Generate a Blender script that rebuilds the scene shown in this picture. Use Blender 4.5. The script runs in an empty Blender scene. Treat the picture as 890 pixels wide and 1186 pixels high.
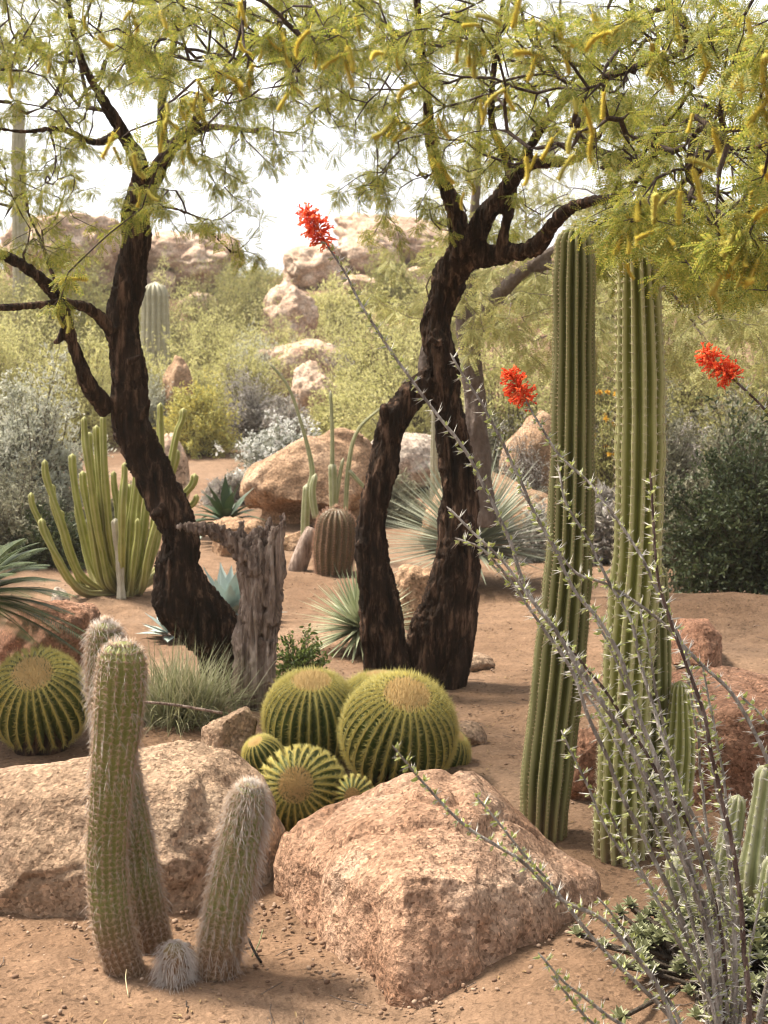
import bpy, bmesh, math, random
import numpy as np
from mathutils import kdtree

# ------------------------------------------------------------------ camera, sky, sun, exposure
SC = bpy.context.scene
FPX, CX, CY, CAMH = 1600.0, 445.0, 593.0, 1.6
PIT = math.atan((593 - 430) / FPX)
cam_data = bpy.data.cameras.new('camera')
cam = bpy.data.objects.new('camera', cam_data)
SC.collection.objects.link(cam)
SC.camera = cam
cam.location = (0, 0, CAMH)
cam.rotation_euler = (math.pi / 2 - PIT, 0, 0)
cam_data.sensor_fit = 'VERTICAL'
cam_data.sensor_height = 36.0
cam_data.lens = 36.0 * FPX / 1186.0
cam_data.clip_start = 0.05
cam_data.clip_end = 3000
cam_data.dof.use_dof = True
cam_data.dof.focus_distance = 4.1
cam_data.dof.aperture_fstop = 7.0

SUN_EL, SUN_AZ = math.radians(58), math.radians(-62)       # azimuth measured from +Y towards +X
world = bpy.data.worlds.new('World')
SC.world = world
world.use_nodes = True
wn = world.node_tree
bg = wn.nodes['Background']
sky = wn.nodes.new('ShaderNodeTexSky')
sky.sky_type = 'NISHITA'
sky.sun_disc = False
sky.sun_elevation = SUN_EL
sky.sun_rotation = SUN_AZ
sky.dust_density = 3.0
hs = wn.nodes.new('ShaderNodeHueSaturation')
hs.inputs['Saturation'].default_value = 0.10
wn.links.new(sky.outputs[0], hs.inputs['Color'])
wn.links.new(hs.outputs[0], bg.inputs['Color'])
bg.inputs['Strength'].default_value = 0.112
sun_d = bpy.data.lights.new('sun', 'SUN')
sun_d.energy = 3.8
sun_d.angle = math.radians(10)
sun_d.color = (1.0, 0.91, 0.76)
sun = bpy.data.objects.new('sun', sun_d)
SC.collection.objects.link(sun)
sun.rotation_euler = (math.pi / 2 - SUN_EL, 0, -SUN_AZ + math.pi)
SC.view_settings.view_transform = 'Standard'
SC.view_settings.look = 'None'
SC.view_settings.exposure = 1.52
SC.view_settings.gamma = 1.0
SC.cycles.max_bounces = 7
SC.cycles.diffuse_bounces = 4
SC.cycles.use_denoising = True
SC.cycles.filter_width = 1.1
SC.cycles.caustics_reflective = False
SC.cycles.caustics_refractive = False

ADDED_HAZE = 0.0008
SC.cycles.volume_bounces = 1

# ------------------------------------------------------------------ helpers
COL = SC.collection
RNG = np.random.default_rng(11)
cP, sP = math.cos(PIT), math.sin(PIT)
A = np.array


def terrain(x, y):
    x = np.asarray(x, float)
    y = np.asarray(y, float)
    r = np.clip(y - 13, 0, None)
    z = 0.058 * np.clip(r, 0, 60) * np.clip(r / 4, 0, 1)
    h = np.clip((y - 28) / 17, 0, 1)
    side = 1 + 0.10 * np.sin(x * 0.11 + 0.6) + 0.08 * np.sin(x * 0.31)
    z = z + 2.9 * h * h * (3 - 2 * h) * side
    f = np.clip((y - 55) / 80, 0, 1)
    z = z - 5.0 * f * f * (3 - 2 * f)
    near = 0.014 * np.sin(x * 3.1 + y * 1.7) * np.sin(y * 2.3 - x * 0.9) + 0.008 * np.sin(x * 8.3 + 1) * np.sin(y * 7.1)
    z = z + near + 0.05 * np.sin(x * .7 + 2) * np.sin(y * .55) * np.clip((y - 6) / 5, 0, 1)
    z = z + 0.14 * np.exp(-(((x - 2.1) / .9) ** 2 + ((y - 8.9) / .55) ** 2))
    return z


def P(px, py, D):
    u, v = (px - CX) / FPX, (CY - py) / FPX
    d = A([u, cP + v * sP, -sP + v * cP])
    return A([0, 0, CAMH]) + d * (D / d[1])


def on(px, D, dz=0.0):
    """point on the ground in the image column px, D metres ahead"""
    v = -0.2
    for _ in range(6):
        x = (px - CX) / FPX * D / (cP + v * sP)
        z = float(terrain(x, D))
        q = (z - CAMH) / D
        v = (q * cP + sP) / (cP - q * sP)
    return A([x, D, z + dz])


def pth(pts):
    """list of (px, py, D, width_px) -> world points, radii"""
    c = A([P(p[0], p[1], p[2]) for p in pts])
    r = A([p[3] * p[2] / FPX / 2 for p in pts])
    return c, r


def vhash(i, j, k, s):
    n = (i * 374761393 + j * 668265263 + k * 2147483647 * 3 + s * 974711) & 0xffffffff
    n = ((n ^ (n >> 13)) * 1274126177) & 0xffffffff
    n = (n ^ (n >> 16)) & 0xffffffff
    return n / 2147483647.5 - 1.0


def noise(p, s=0):
    p = np.asarray(p, float)
    f0 = np.floor(p)
    t = p - f0
    t = t * t * (3 - 2 * t)
    i = f0.astype(np.int64)
    out = 0
    for a in (0, 1):
        wa = t[:, 0] if a else 1 - t[:, 0]
        for b in (0, 1):
            wb = t[:, 1] if b else 1 - t[:, 1]
            for c in (0, 1):
                wc = t[:, 2] if c else 1 - t[:, 2]
                out = out + wa * wb * wc * vhash(i[:, 0] + a, i[:, 1] + b, i[:, 2] + c, s)
    return out


def fbm(p, o=4, s=0, g=0.5):
    a, f, r = 1.0, 1.0, 0
    for k in range(o):
        r = r + a * noise(p * f + 17.3 * k, s + k)
        a *= g
        f *= 2.03
    return r


def unit(v):
    return v / (np.linalg.norm(v, axis=-1, keepdims=True) + 1e-12)


def rdir(n, rng=RNG):
    return unit(rng.normal(size=(n, 3)))


class MB:
    """collects vertices and faces for ONE mesh object"""
    def __init__(self):
        self.V, self.F, self.n = [], [], 0

    def add(self, V, F, mi=0):
        V = np.asarray(V, float).reshape(-1, 3)
        if len(V) == 0:
            return self
        if not isinstance(F, list):
            F = [F]
        for f in F:
            f = np.asarray(f, np.int64)
            if f.size:
                self.F.append((f + self.n, mi))
        self.V.append(V)
        self.n += len(V)
        return self

    def mesh(self, name, mats, org=(0, 0, 0), smooth=True):
        V = np.concatenate(self.V) - A(org)
        me = bpy.data.meshes.new(name)
        lt = np.concatenate([np.full(len(f), f.shape[1]) for f, _ in self.F])
        li = np.concatenate([f.ravel() for f, _ in self.F])
        mi = np.concatenate([np.full(len(f), m) for f, m in self.F])
        me.vertices.add(len(V))
        me.vertices.foreach_set('co', V.ravel().astype(np.float32))
        me.loops.add(len(li))
        me.loops.foreach_set('vertex_index', li.astype(np.int32))
        me.polygons.add(len(lt))
        me.polygons.foreach_set('loop_start', np.concatenate([[0], np.cumsum(lt)[:-1]]).astype(np.int32))
        me.polygons.foreach_set('material_index', mi.astype(np.int32))
        me.polygons.foreach_set('use_smooth', np.full(len(lt), smooth))
        for m in (mats if isinstance(mats, (list, tuple)) else [mats]):
            me.materials.append(m)
        me.update(calc_edges=True)
        me.validate()
        return me

    def build(self, name, mats, root=None, loc=None, smooth=True):
        org = A(root.location) if root is not None and loc is None and root.parent is None else None
        if org is None:
            org = A(loc) if loc is not None else A([0, 0, 0])
        me = self.mesh(name, mats, org, smooth)
        o = bpy.data.objects.new(name, me)
        COL.objects.link(o)
        if root is not None:
            o.parent = root
        elif loc is not None:
            o.location = loc
        return o


def tag(o, label=None, cat=None, group=None, kind=None):
    if label:
        o['label'] = label
    if cat:
        o['category'] = cat
    if group:
        o['group'] = group
    if kind:
        o['kind'] = kind
    return o


def thing(name, label, cat, loc, group=None):
    o = bpy.data.objects.new(name, None)
    o.empty_display_size = 0.05
    COL.objects.link(o)
    o.location = loc
    return tag(o, label, cat, group)


def sub(name, mb, mats, part, root, smooth=True):
    """a sub-part: child of a part whose origin sits at its root"""
    me = mb.mesh(name, mats, A(root.location), smooth)
    o = bpy.data.objects.new(name, me)
    COL.objects.link(o)
    o.parent = part
    return o


def catmull(pts, per=6):
    pts = np.asarray(pts, float)
    if len(pts) < 3:
        t = np.linspace(0, 1, per + 1)[:, None]
        return pts[0] * (1 - t) + pts[-1] * t
    q = np.vstack([2 * pts[0] - pts[1], pts, 2 * pts[-1] - pts[-2]])
    out = []
    for i in range(len(pts) - 1):
        p0, p1, p2, p3 = q[i:i + 4]
        t = np.linspace(0, 1, per, endpoint=False)[:, None]
        out.append(.5 * (2 * p1 + (p2 - p0) * t + (2 * p0 - 5 * p1 + 4 * p2 - p3) * t ** 2 + (3 * p1 - p0 - 3 * p2 + p3) * t ** 3))
    out.append(pts[-1:])
    return np.vstack(out)


def resample(c, r, step):
    d = np.concatenate([[0], np.cumsum(np.linalg.norm(np.diff(c, axis=0), axis=1))])
    n = max(2, int(d[-1] / step) + 1)
    s = np.linspace(0, d[-1], n)
    return A([np.interp(s, d, c[:, k]) for k in range(3)]).T, np.interp(s, d, r), s


def frames(c):
    t = unit(np.gradient(c, axis=0))
    n = np.zeros_like(c)
    ref = A([0, -1., 0]) if abs(t[0, 1]) < .9 else A([1., 0, 0])
    n[0] = unit(ref - t[0] * ref.dot(t[0]))
    for i in range(1, len(c)):
        v = n[i - 1] - t[i] * n[i - 1].dot(t[i])
        n[i] = v / (np.linalg.norm(v) + 1e-12)
    return t, n, np.cross(t, n)


def tube(c, r, sides=8, prof=None, caps=True):
    c = np.asarray(c, float)
    t, n, b = frames(c)
    a = np.linspace(0, 2 * np.pi, sides, endpoint=False)
    m = np.ones(sides) if prof is None else prof(a)
    rr = r[:, None] * m[None, :]
    V = c[:, None] + rr[..., None] * (np.cos(a)[None, :, None] * n[:, None] + np.sin(a)[None, :, None] * b[:, None])
    k = len(c)
    i, j = np.meshgrid(np.arange(k - 1), np.arange(sides), indexing='ij')
    j2 = (j + 1) % sides
    Q = np.stack([i * sides + j, i * sides + j2, (i + 1) * sides + j2, (i + 1) * sides + j], -1).reshape(-1, 4)
    V = V.reshape(-1, 3)
    F = [Q]
    if caps:
        V = np.vstack([V, c[:1], c[-1:]])
        j = np.arange(sides)
        F.append(np.stack([np.full(sides, len(V) - 2), (j + 1) % sides, j], -1))
        F.append(np.stack([np.full(sides, len(V) - 1), (k - 1) * sides + j, (k - 1) * sides + (j + 1) % sides], -1))
    return V, F


def multitube(paths, rad, sides=3):
    """paths (n,k,3), rad (n,k): many thin tubes at once"""
    n, k, _ = paths.shape
    t = unit(np.gradient(paths, axis=1))
    ref = np.where(np.abs(t[..., 2:3]) < .8, A([0, 0, 1.]), A([1., 0, 0]))
    u = unit(np.cross(t, ref))
    w = np.cross(t, u)
    a = np.linspace(0, 2 * np.pi, sides, endpoint=False)
    V = paths[:, :, None] + rad[:, :, None, None] * (np.cos(a)[:, None] * u[:, :, None] + np.sin(a)[:, None] * w[:, :, None])
    i, s, j = np.meshgrid(np.arange(n), np.arange(k - 1), np.arange(sides), indexing='ij')
    j2 = (j + 1) % sides
    base = i * k * sides
    Q = np.stack([base + s * sides + j, base + s * sides + j2, base + (s + 1) * sides + j2, base + (s + 1) * sides + j], -1).reshape(-1, 4)
    return V.reshape(-1, 3), Q


def spikes(o, d, L, r, sides=3):
    """pyramids from o along d"""
    n = len(o)
    d = unit(d)
    L = np.broadcast_to(L, (n,))
    r = np.broadcast_to(r, (n,))
    ref = np.where(np.abs(d[:, 2:3]) < .8, A([0, 0, 1.]), A([1., 0, 0]))
    u = unit(np.cross(d, ref))
    w = np.cross(d, u)
    a = np.linspace(0, 2 * np.pi, sides, endpoint=False)
    ring = o[:, None] + r[:, None, None] * (np.cos(a)[None, :, None] * u[:, None] + np.sin(a)[None, :, None] * w[:, None])
    V = np.concatenate([ring, (o + d * L[:, None])[:, None]], 1)
    j = np.arange(sides)
    T = np.stack([j, (j + 1) % sides, np.full(sides, sides)], -1)
    F = (np.arange(n)[:, None, None] * (sides + 1) + T[None]).reshape(-1, 3)
    return V.reshape(-1, 3), F


def leaves(o, d, up, L, W, bend=0.15, fold=0.2):
    """pointed leaves: six points, two quads, folded along the middle"""
    n = len(o)
    d = unit(d)
    s = unit(np.cross(d, up))
    nn = np.cross(s, d)
    L = np.broadcast_to(L, (n,))[:, None]
    W = np.broadcast_to(W, (n,))[:, None]
    m1 = o + d * L * .35
    p3 = o + d * L - nn * L * bend
    l = m1 + s * W * .5 + nn * W * fold
    r = m1 - s * W * .5 + nn * W * fold
    l2 = o + d * L * .7 - nn * L * bend * .5 + s * W * .36 + nn * W * fold
    r2 = o + d * L * .7 - nn * L * bend * .5 - s * W * .36 + nn * W * fold
    V = np.stack([o, l, l2, p3, r2, r], 1)
    b = np.arange(n)[:, None] * 6
    F = np.concatenate([b + A([[0, 1, 2, 3]]), b + A([[0, 3, 4, 5]])])
    return V.reshape(-1, 3), F


def blades(o, d, L, W, droop=0.2, seg=5, fold=0.25, prof=None, up=None):
    """long strap leaves with a V section"""
    n = len(o)
    d = unit(d)
    L = np.broadcast_to(L, (n,))
    W = np.broadcast_to(W, (n,))
    droop = np.broadcast_to(droop, (n,))
    upv = np.broadcast_to(A([0, 0, 1.]) if up is None else up, d.shape)
    s = np.cross(d, upv)
    bad = np.linalg.norm(s, axis=1) < .05
    s[bad] = A([1., 0, 0])
    s = unit(s)
    nn = np.cross(s, d)
    t = np.linspace(0, 1, seg + 1)
    w = (np.minimum(1, (1 - t) * 1.6 + .02) * (0.75 + .25 * np.minimum(1, t * 4))) if prof is None else prof(t)
    c = o[:, None] + d[:, None] * (L[:, None] * t)[..., None] - A([0, 0, 1.]) * ((droop * L)[:, None] * t ** 2)[..., None]
    ws = (W[:, None] * w * .5)[..., None]
    Lf = c + s[:, None] * ws + nn[:, None] * ws * fold
    Rt = c - s[:, None] * ws + nn[:, None] * ws * fold
    V = np.stack([Lf, c, Rt], 2).reshape(-1, 3)
    k = seg + 1
    i, g = np.meshgrid(np.arange(n), np.arange(seg), indexing='ij')
    b = (i * k + g) * 3
    F = np.concatenate([np.stack([b + q, b + q + 1, b + q + 4, b + q + 3], -1).reshape(-1, 4) for q in (0, 1)])
    return V, F


def stamp(TV, TF, pos, X, Z, S):
    """copies of a template mesh inside one mesh"""
    X = unit(X)
    Y = unit(np.cross(Z, X))
    Z = np.cross(X, Y)
    S = np.broadcast_to(S, (len(pos),))
    V = pos[:, None] + S[:, None, None] * (TV[None, :, 0:1] * X[:, None] + TV[None, :, 1:2] * Y[:, None] + TV[None, :, 2:3] * Z[:, None])
    F = [(np.arange(len(pos))[:, None, None] * len(TV) + f[None]).reshape(-1, f.shape[1]) for f in TF]
    return V.reshape(-1, 3), F


def remeshed(mb, voxel, smooth=2):
    """fuse the pieces of mb into one skin; returns verts, faces, normals"""
    me = mb.mesh('skin', [])
    o = bpy.data.objects.new('skin', me)
    COL.objects.link(o)
    m = o.modifiers.new('r', 'REMESH')
    m.mode = 'VOXEL'
    m.voxel_size = voxel
    if smooth:
        s = o.modifiers.new('s', 'SMOOTH')
        s.iterations = smooth
        s.factor = .5
    dg = bpy.context.evaluated_depsgraph_get()
    e = o.evaluated_get(dg)
    m2 = e.to_mesh()
    V = np.empty(len(m2.vertices) * 3, np.float32)
    m2.vertices.foreach_get('co', V)
    N = np.empty(len(m2.vertices) * 3, np.float32)
    m2.vertices.foreach_get('normal', N)
    li = np.empty(len(m2.loops), np.int32)
    m2.loops.foreach_get('vertex_index', li)
    lt = np.empty(len(m2.polygons), np.int32)
    m2.polygons.foreach_get('loop_total', lt)
    e.to_mesh_clear()
    bpy.data.objects.remove(o)
    bpy.data.meshes.remove(me)
    st = np.concatenate([[0], np.cumsum(lt)[:-1]])
    F = [li[(st[lt == k])[:, None] + np.arange(k)] for k in (3, 4) if (lt == k).any()]
    return V.reshape(-1, 3).astype(float), F, N.reshape(-1, 3).astype(float)


# ------------------------------------------------------------------ materials
class NT:
    def __init__(self, name):
        self.m = bpy.data.materials.new(name)
        self.m.use_nodes = True
        self.t = self.m.node_tree
        self.b = self.t.nodes['Principled BSDF']
        self.out = self.t.nodes['Material Output']
        self.co = self.n('ShaderNodeTexCoord').outputs['Object']

    def n(self, k, **kw):
        x = self.t.nodes.new(k)
        for a, v in kw.items():
            setattr(x, a, v)
        return x

    def l(self, a, b):
        self.t.links.new(a, b)

    def noise(self, scale, detail=4, rough=.55, vec=None, stretch=None):
        x = self.n('ShaderNodeTexNoise')
        x.inputs['Scale'].default_value = scale
        x.inputs['Detail'].default_value = detail
        x.inputs['Roughness'].default_value = rough
        v = vec or self.co
        if stretch:
            mp = self.n('ShaderNodeMapping')
            mp.inputs['Scale'].default_value = stretch
            self.l(v, mp.inputs[0])
            v = mp.outputs[0]
        self.l(v, x.inputs['Vector'])
        return x.outputs['Fac']

    def vor(self, scale, feature='F1', out='Distance'):
        x = self.n('ShaderNodeTexVoronoi', feature=feature)
        x.inputs['Scale'].default_value = scale
        self.l(self.co, x.inputs['Vector'])
        return x.outputs[out]

    def ramp(self, fac, stops):
        x = self.n('ShaderNodeValToRGB')
        e = x.color_ramp.elements
        while len(e) < len(stops):
            e.new(.5)
        for el, (p, c) in zip(e, stops):
            el.position = p
            el.color = (*c, 1) if not np.isscalar(c) else (c, c, c, 1)
        self.l(fac, x.inputs[0])
        return x.outputs[0]

    def mix(self, fac, a, b, mode='MIX'):
        x = self.n('ShaderNodeMix', data_type='RGBA', blend_type=mode)
        if np.isscalar(fac):
            x.inputs[0].default_value = fac
        else:
            self.l(fac, x.inputs[0])
        for s, v in ((6, a), (7, b)):
            if isinstance(v, tuple):
                x.inputs[s].default_value = (*v, 1)
            else:
                self.l(v, x.inputs[s])
        return x.outputs[2]

    def island(self):
        return self.n('ShaderNodeNewGeometry').outputs['Random Per Island']

    def bump(self, h, strength=.5, dist=.01, prev=None):
        x = self.n('ShaderNodeBump')
        x.inputs['Strength'].default_value = strength
        x.inputs['Distance'].default_value = dist
        self.l(h, x.inputs['Height'])
        if prev is not None:
            self.l(prev, x.inputs['Normal'])
        return x.outputs[0]

    def fin(self, col, rough=.85, spec=.2, normal=None):
        if isinstance(col, tuple):
            self.b.inputs['Base Color'].default_value = (*col, 1)
        else:
            self.l(col, self.b.inputs['Base Color'])
        self.b.inputs['Roughness'].default_value = rough
        self.b.inputs['Specular IOR Level'].default_value = spec
        if normal is not None:
            self.l(normal, self.b.inputs['Normal'])
        return self.m


def leaf_mat(name, cols, trans=.3, rough=.6, spec=.25):
    t = NT(name)
    n = len(cols)
    col = t.ramp(t.island(), [(i / max(1, n - 1), c) for i, c in enumerate(cols)])
    col = t.mix(t.ramp(t.noise(1.3, 2), [(.35, 0.0), (.65, 1.0)]), col, t.mix(.35, col, (cols[0][0] * .6, cols[0][1] * .6, cols[0][2] * .5)))
    t.fin(col, rough, spec)
    if trans:
        tr = t.n('ShaderNodeBsdfTranslucent')
        t.l(col, tr.inputs[0])
        mx = t.n('ShaderNodeMixShader')
        mx.inputs[0].default_value = trans
        t.l(t.b.outputs[0], mx.inputs[1])
        t.l(tr.outputs[0], mx.inputs[2])
        t.l(mx.outputs[0], t.out.inputs[0])
    return t.m


def rock_mat(name, c_dark, c_mid, c_light, grain=1.0, stain=(.10, .05, .03), stain_amt=.6):
    t = NT(name)
    big = t.noise(2.2, 5, .6)
    col = t.ramp(big, [(.30, c_dark), (.5, c_mid), (.72, c_light)])
    st = t.ramp(t.noise(3.7, 6, .65), [(.52, 0.0), (.68, 1.0)])
    col = t.mix(t.mix(stain_amt, (0, 0, 0), st), col, stain)
    sp = t.vor(150 / grain, 'F1', 'Color')
    spk = t.ramp(sp, [(.12, (.35, .30, .27)), (.34, (.9, .9, .9)), (.66, (1, 1, 1)), (.9, (1.7, 1.65, 1.6))])
    col = t.mix(.75, col, spk, 'MULTIPLY')
    fine = t.noise(60 / grain, 5, .7)
    col = t.mix(.8, col, t.ramp(fine, [(.3, .45), (.7, 1.45)]), 'MULTIPLY')
    b = t.bump(t.noise(9 / grain, 7, .66), .7, .06)
    b = t.bump(t.noise(32 / grain, 5, .7), .5, .018, b)
    b = t.bump(fine, .7, .012, b)
    b = t.bump(t.vor(120 / grain), .5, .004, b)
    return t.fin(col, .92, .15, b)


def bark_mat(name, c1, c2, c3, zs=.22, sc=26):
    t = NT(name)
    n1 = t.noise(sc, 6, .65, stretch=(1, 1, zs))
    col = t.ramp(n1, [(.32, c1), (.52, c2), (.72, c3)])
    n2 = t.noise(5, 4)
    col = t.mix(t.ramp(n2, [(.4, 0.0), (.7, .6)]), col, c1)
    b = t.bump(n1, 1.0, .05)
    b = t.bump(t.noise(sc * 4, 4, .6, stretch=(1, 1, zs * 1.5)), .6, .008, b)
    return t.fin(col, .9, .15, b)


def skin_mat(name, c1, c2, sc=7, base=None, rough=.5, spec=.35, edge=None):
    """cactus skin"""
    t = NT(name)
    col = t.ramp(t.noise(sc, 5, .6), [(.35, c1), (.65, c2)])
    if base:
        z = t.n('ShaderNodeSeparateXYZ')
        t.l(t.co, z.inputs[0])
        zz = t.n('ShaderNodeMath', operation='MULTIPLY_ADD')
        t.l(t.noise(9, 4), zz.inputs[0])
        zz.inputs[1].default_value = base[2]
        t.l(z.outputs[2], zz.inputs[2])
        col = t.mix(t.ramp(zz.outputs[0], [(base[1] * .4, 1.0), (base[1], 0.0)]), col, base[0])
    if edge:
        pt = t.n('ShaderNodeNewGeometry').outputs['Pointiness']
        col = t.mix(t.ramp(pt, [(.51, 0.0), (.56, edge[1])]), col, edge[0])
        col = t.mix(t.ramp(t.noise(17, 5, .7), [(.60, 0.0), (.72, .55)]), col, (.17, .13, .075))
    b = t.bump(t.noise(90, 4), .25, .004)
    return t.fin(col, rough, spec, b)


M = {}
# --- sand
t = NT('sand')
c = t.ramp(t.noise(.55, 5, .6), [(.3, (.135, .078, .046)), (.5, (.188, .116, .073)), (.7, (.245, .163, .110))])
c = t.mix(.65, c, t.ramp(t.noise(7, 6, .7), [(.3, .55), (.7, 1.3)]), 'MULTIPLY')
c = t.mix(.7, c, t.ramp(t.vor(75, 'F1', 'Color'), [(.12, .45), (.3, 1.0), (.8, 1.0), (.95, 1.5)]), 'MULTIPLY')
c = t.mix(.6, c, t.ramp(t.noise(160, 3, .7), [(.3, .6), (.7, 1.3)]), 'MULTIPLY')
b = t.bump(t.noise(9, 6, .7), .6, .03)
b = t.bump(t.vor(55), .5, .008, b)
b = t.bump(t.noise(150, 3), .5, .004, b)
M['sand'] = t.fin(c, .95, .1, b)
M['pebble'] = leaf_mat('pebble', [(.13, .075, .05), (.24, .155, .105), (.36, .26, .19), (.18, .11, .075)], 0, .9, .15)
# --- rocks
M['granite_orange'] = rock_mat('granite_orange', (.225, .122, .074), (.38, .235, .156), (.57, .415, .308), 1.3, stain=(.17, .085, .05), stain_amt=.5)
M['granite_grey'] = rock_mat('granite_grey', (.19, .122, .078), (.31, .212, .142), (.45, .335, .24), 1.5, (.17, .10, .07), .4)
M['rock_red'] = rock_mat('rock_red', (.165, .08, .05), (.28, .15, .095), (.42, .265, .18), 1.5)
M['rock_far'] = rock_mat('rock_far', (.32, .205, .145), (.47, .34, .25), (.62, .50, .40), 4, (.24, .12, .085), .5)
M['rock_tan'] = rock_mat('rock_tan', (.20, .12, .07), (.33, .21, .13), (.45, .31, .21), 2, (.10, .06, .035), .6)
M['rock_pale'] = rock_mat('rock_pale', (.30, .24, .19), (.42, .35, .29), (.56, .49, .42), 3)
# --- wood
M['bark'] = bark_mat('bark_dark', (.009, .006, .004), (.050, .028, .018), (.29, .17, .11), .16, 30)
M['bark_twig'] = bark_mat('bark_twig', (.05, .034, .027), (.105, .075, .058), (.19, .14, .115), .3, 50)
M['bark_grey'] = bark_mat('bark_grey', (.12, .09, .075), (.20, .155, .13), (.29, .23, .20), .4, 30)
M['deadwood'] = bark_mat('deadwood', (.09, .058, .045), (.40, .295, .24), (.66, .54, .46), .10, 30)
M['stem'] = bark_mat('shrub_stem', (.08, .06, .045), (.14, .11, .085), (.22, .18, .14), .3, 60)
M['cane'] = bark_mat('ocotillo_bark', (.15, .12, .10), (.40, .355, .315), (.66, .61, .56), .25, 45)
M['cane_brown'] = bark_mat('ocotillo_bark_brown', (.06, .035, .03), (.15, .10, .085), (.34, .27, .24), .25, 45)
M['black_stick'] = bark_mat('black_stick', (.01, .008, .007), (.02, .016, .014), (.035, .03, .025))
# --- leaves
M['mesq'] = leaf_mat('mesquite_leaf', [(.13, .165, .026), (.22, .245, .042), (.32, .315, .055), (.42, .34, .07), (.18, .215, .04)], .52)
M['catkin'] = leaf_mat('catkin', [(.97, .80, .14), (.98, .88, .26), (.96, .80, .16)], .5, .8, .1)
M['catkin_young'] = leaf_mat('catkin_young', [(.80, .74, .20), (.88, .80, .28), (.84, .72, .16)], .45, .8, .1)
M['sage'] = leaf_mat('silver_leaf', [(.42, .43, .32), (.55, .55, .45), (.66, .66, .58), (.46, .46, .34)], .25, .8, .1)
M['sage_dk'] = leaf_mat('grey_leaf', [(.19, .19, .12), (.28, .27, .19), (.35, .33, .25)], .2, .8, .1)
M['yellow_bush'] = leaf_mat('yellow_leaf', [(.40, .40, .13), (.56, .52, .17), (.68, .56, .13), (.44, .44, .20)], .3)
M['lilac_bush'] = leaf_mat('lilac_leaf', [(.34, .305, .28), (.44, .40, .38), (.40, .385, .31)], .25)
M['white_bush'] = leaf_mat('ash_leaf', [(.18, .20, .14), (.27, .28, .21), (.34, .34, .29)], .25)
M['white_petal'] = leaf_mat('white_petal', [(.72, .72, .68), (.80, .79, .76)], .2)
M['palo'] = leaf_mat('palo_leaf', [(.48, .47, .18), (.58, .56, .25), (.70, .64, .32), (.50, .48, .20)], .45)
M['olive'] = leaf_mat('olive_leaf', [(.25, .26, .085), (.35, .35, .13), (.46, .41, .16), (.30, .27, .11)], .35)
M['dark_green'] = leaf_mat('dark_leaf', [(.035, .05, .022), (.055, .075, .03), (.09, .11, .045), (.12, .14, .07)], .25, .45)
M['orange_petal'] = leaf_mat('orange_petal', [(.75, .38, .04), (.80, .52, .08)], .2)
M['herb'] = leaf_mat('herb_leaf', [(.07, .10, .025), (.11, .15, .035), (.16, .20, .05)], .35)
M['grass'] = leaf_mat('dry_grass', [(.24, .24, .13), (.34, .32, .19), (.19, .21, .09), (.44, .39, .27)], .25)
M['yucca'] = leaf_mat('yucca_leaf', [(.25, .28, .16), (.34, .37, .23), (.43, .45, .31)], .15, .5)
M['sotol'] = leaf_mat('sotol_leaf', [(.21, .23, .16), (.29, .31, .23), (.37, .38, .29)], .15, .5)
M['agave'] = leaf_mat('agave_leaf', [(.30, .36, .33), (.38, .44, .42)], .0, .55)
M['cycad'] = leaf_mat('cycad_leaf', [(.045, .07, .018), (.07, .098, .026), (.115, .135, .038)], .25, .45, .35)
M['aloe'] = leaf_mat('aloe_leaf', [(.035, .06, .025), (.055, .085, .035)], .1, .4)
M['oco_leaf'] = leaf_mat('ocotillo_leaf', [(.30, .34, .10), (.40, .44, .14), (.50, .51, .24), (.34, .38, .18)], .4)
M['spine_pale'] = leaf_mat('pale_spine', [(.45, .42, .37), (.60, .57, .52), (.72, .69, .64)], 0, .7)
M['spine_tan'] = leaf_mat('tan_spine', [(.42, .32, .18), (.55, .45, .28), (.36, .26, .14)], 0, .7)
M['spine_tan2'] = leaf_mat('straw_spine', [(.55, .47, .30), (.66, .60, .43), (.48, .39, .24)], 0, .7)
M['spine_gold'] = leaf_mat('gold_spine', [(.66, .54, .13), (.78, .69, .24), (.86, .80, .40)], .35, .6)
M['wool_gold'] = leaf_mat('gold_wool', [(.76, .52, .22), (.88, .68, .36), (.82, .58, .27)], .3, .9, .05)
M['hair_white'] = leaf_mat('white_hair', [(.62, .53, .48), (.78, .73, .70), (.50, .40, .34)], .25, .8)
M['hair_pink'] = leaf_mat('pink_hair', [(.45, .28, .19), (.60, .42, .31), (.66, .53, .42), (.42, .31, .18)], .2, .8)
M['spine_red'] = leaf_mat('red_spine', [(.34, .18, .12), (.46, .29, .21)], .1, .8)
M['red'] = leaf_mat('scarlet', [(.72, .05, .025), (.88, .12, .04), (.92, .28, .09), (.85, .09, .03)], .4, .5)
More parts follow.
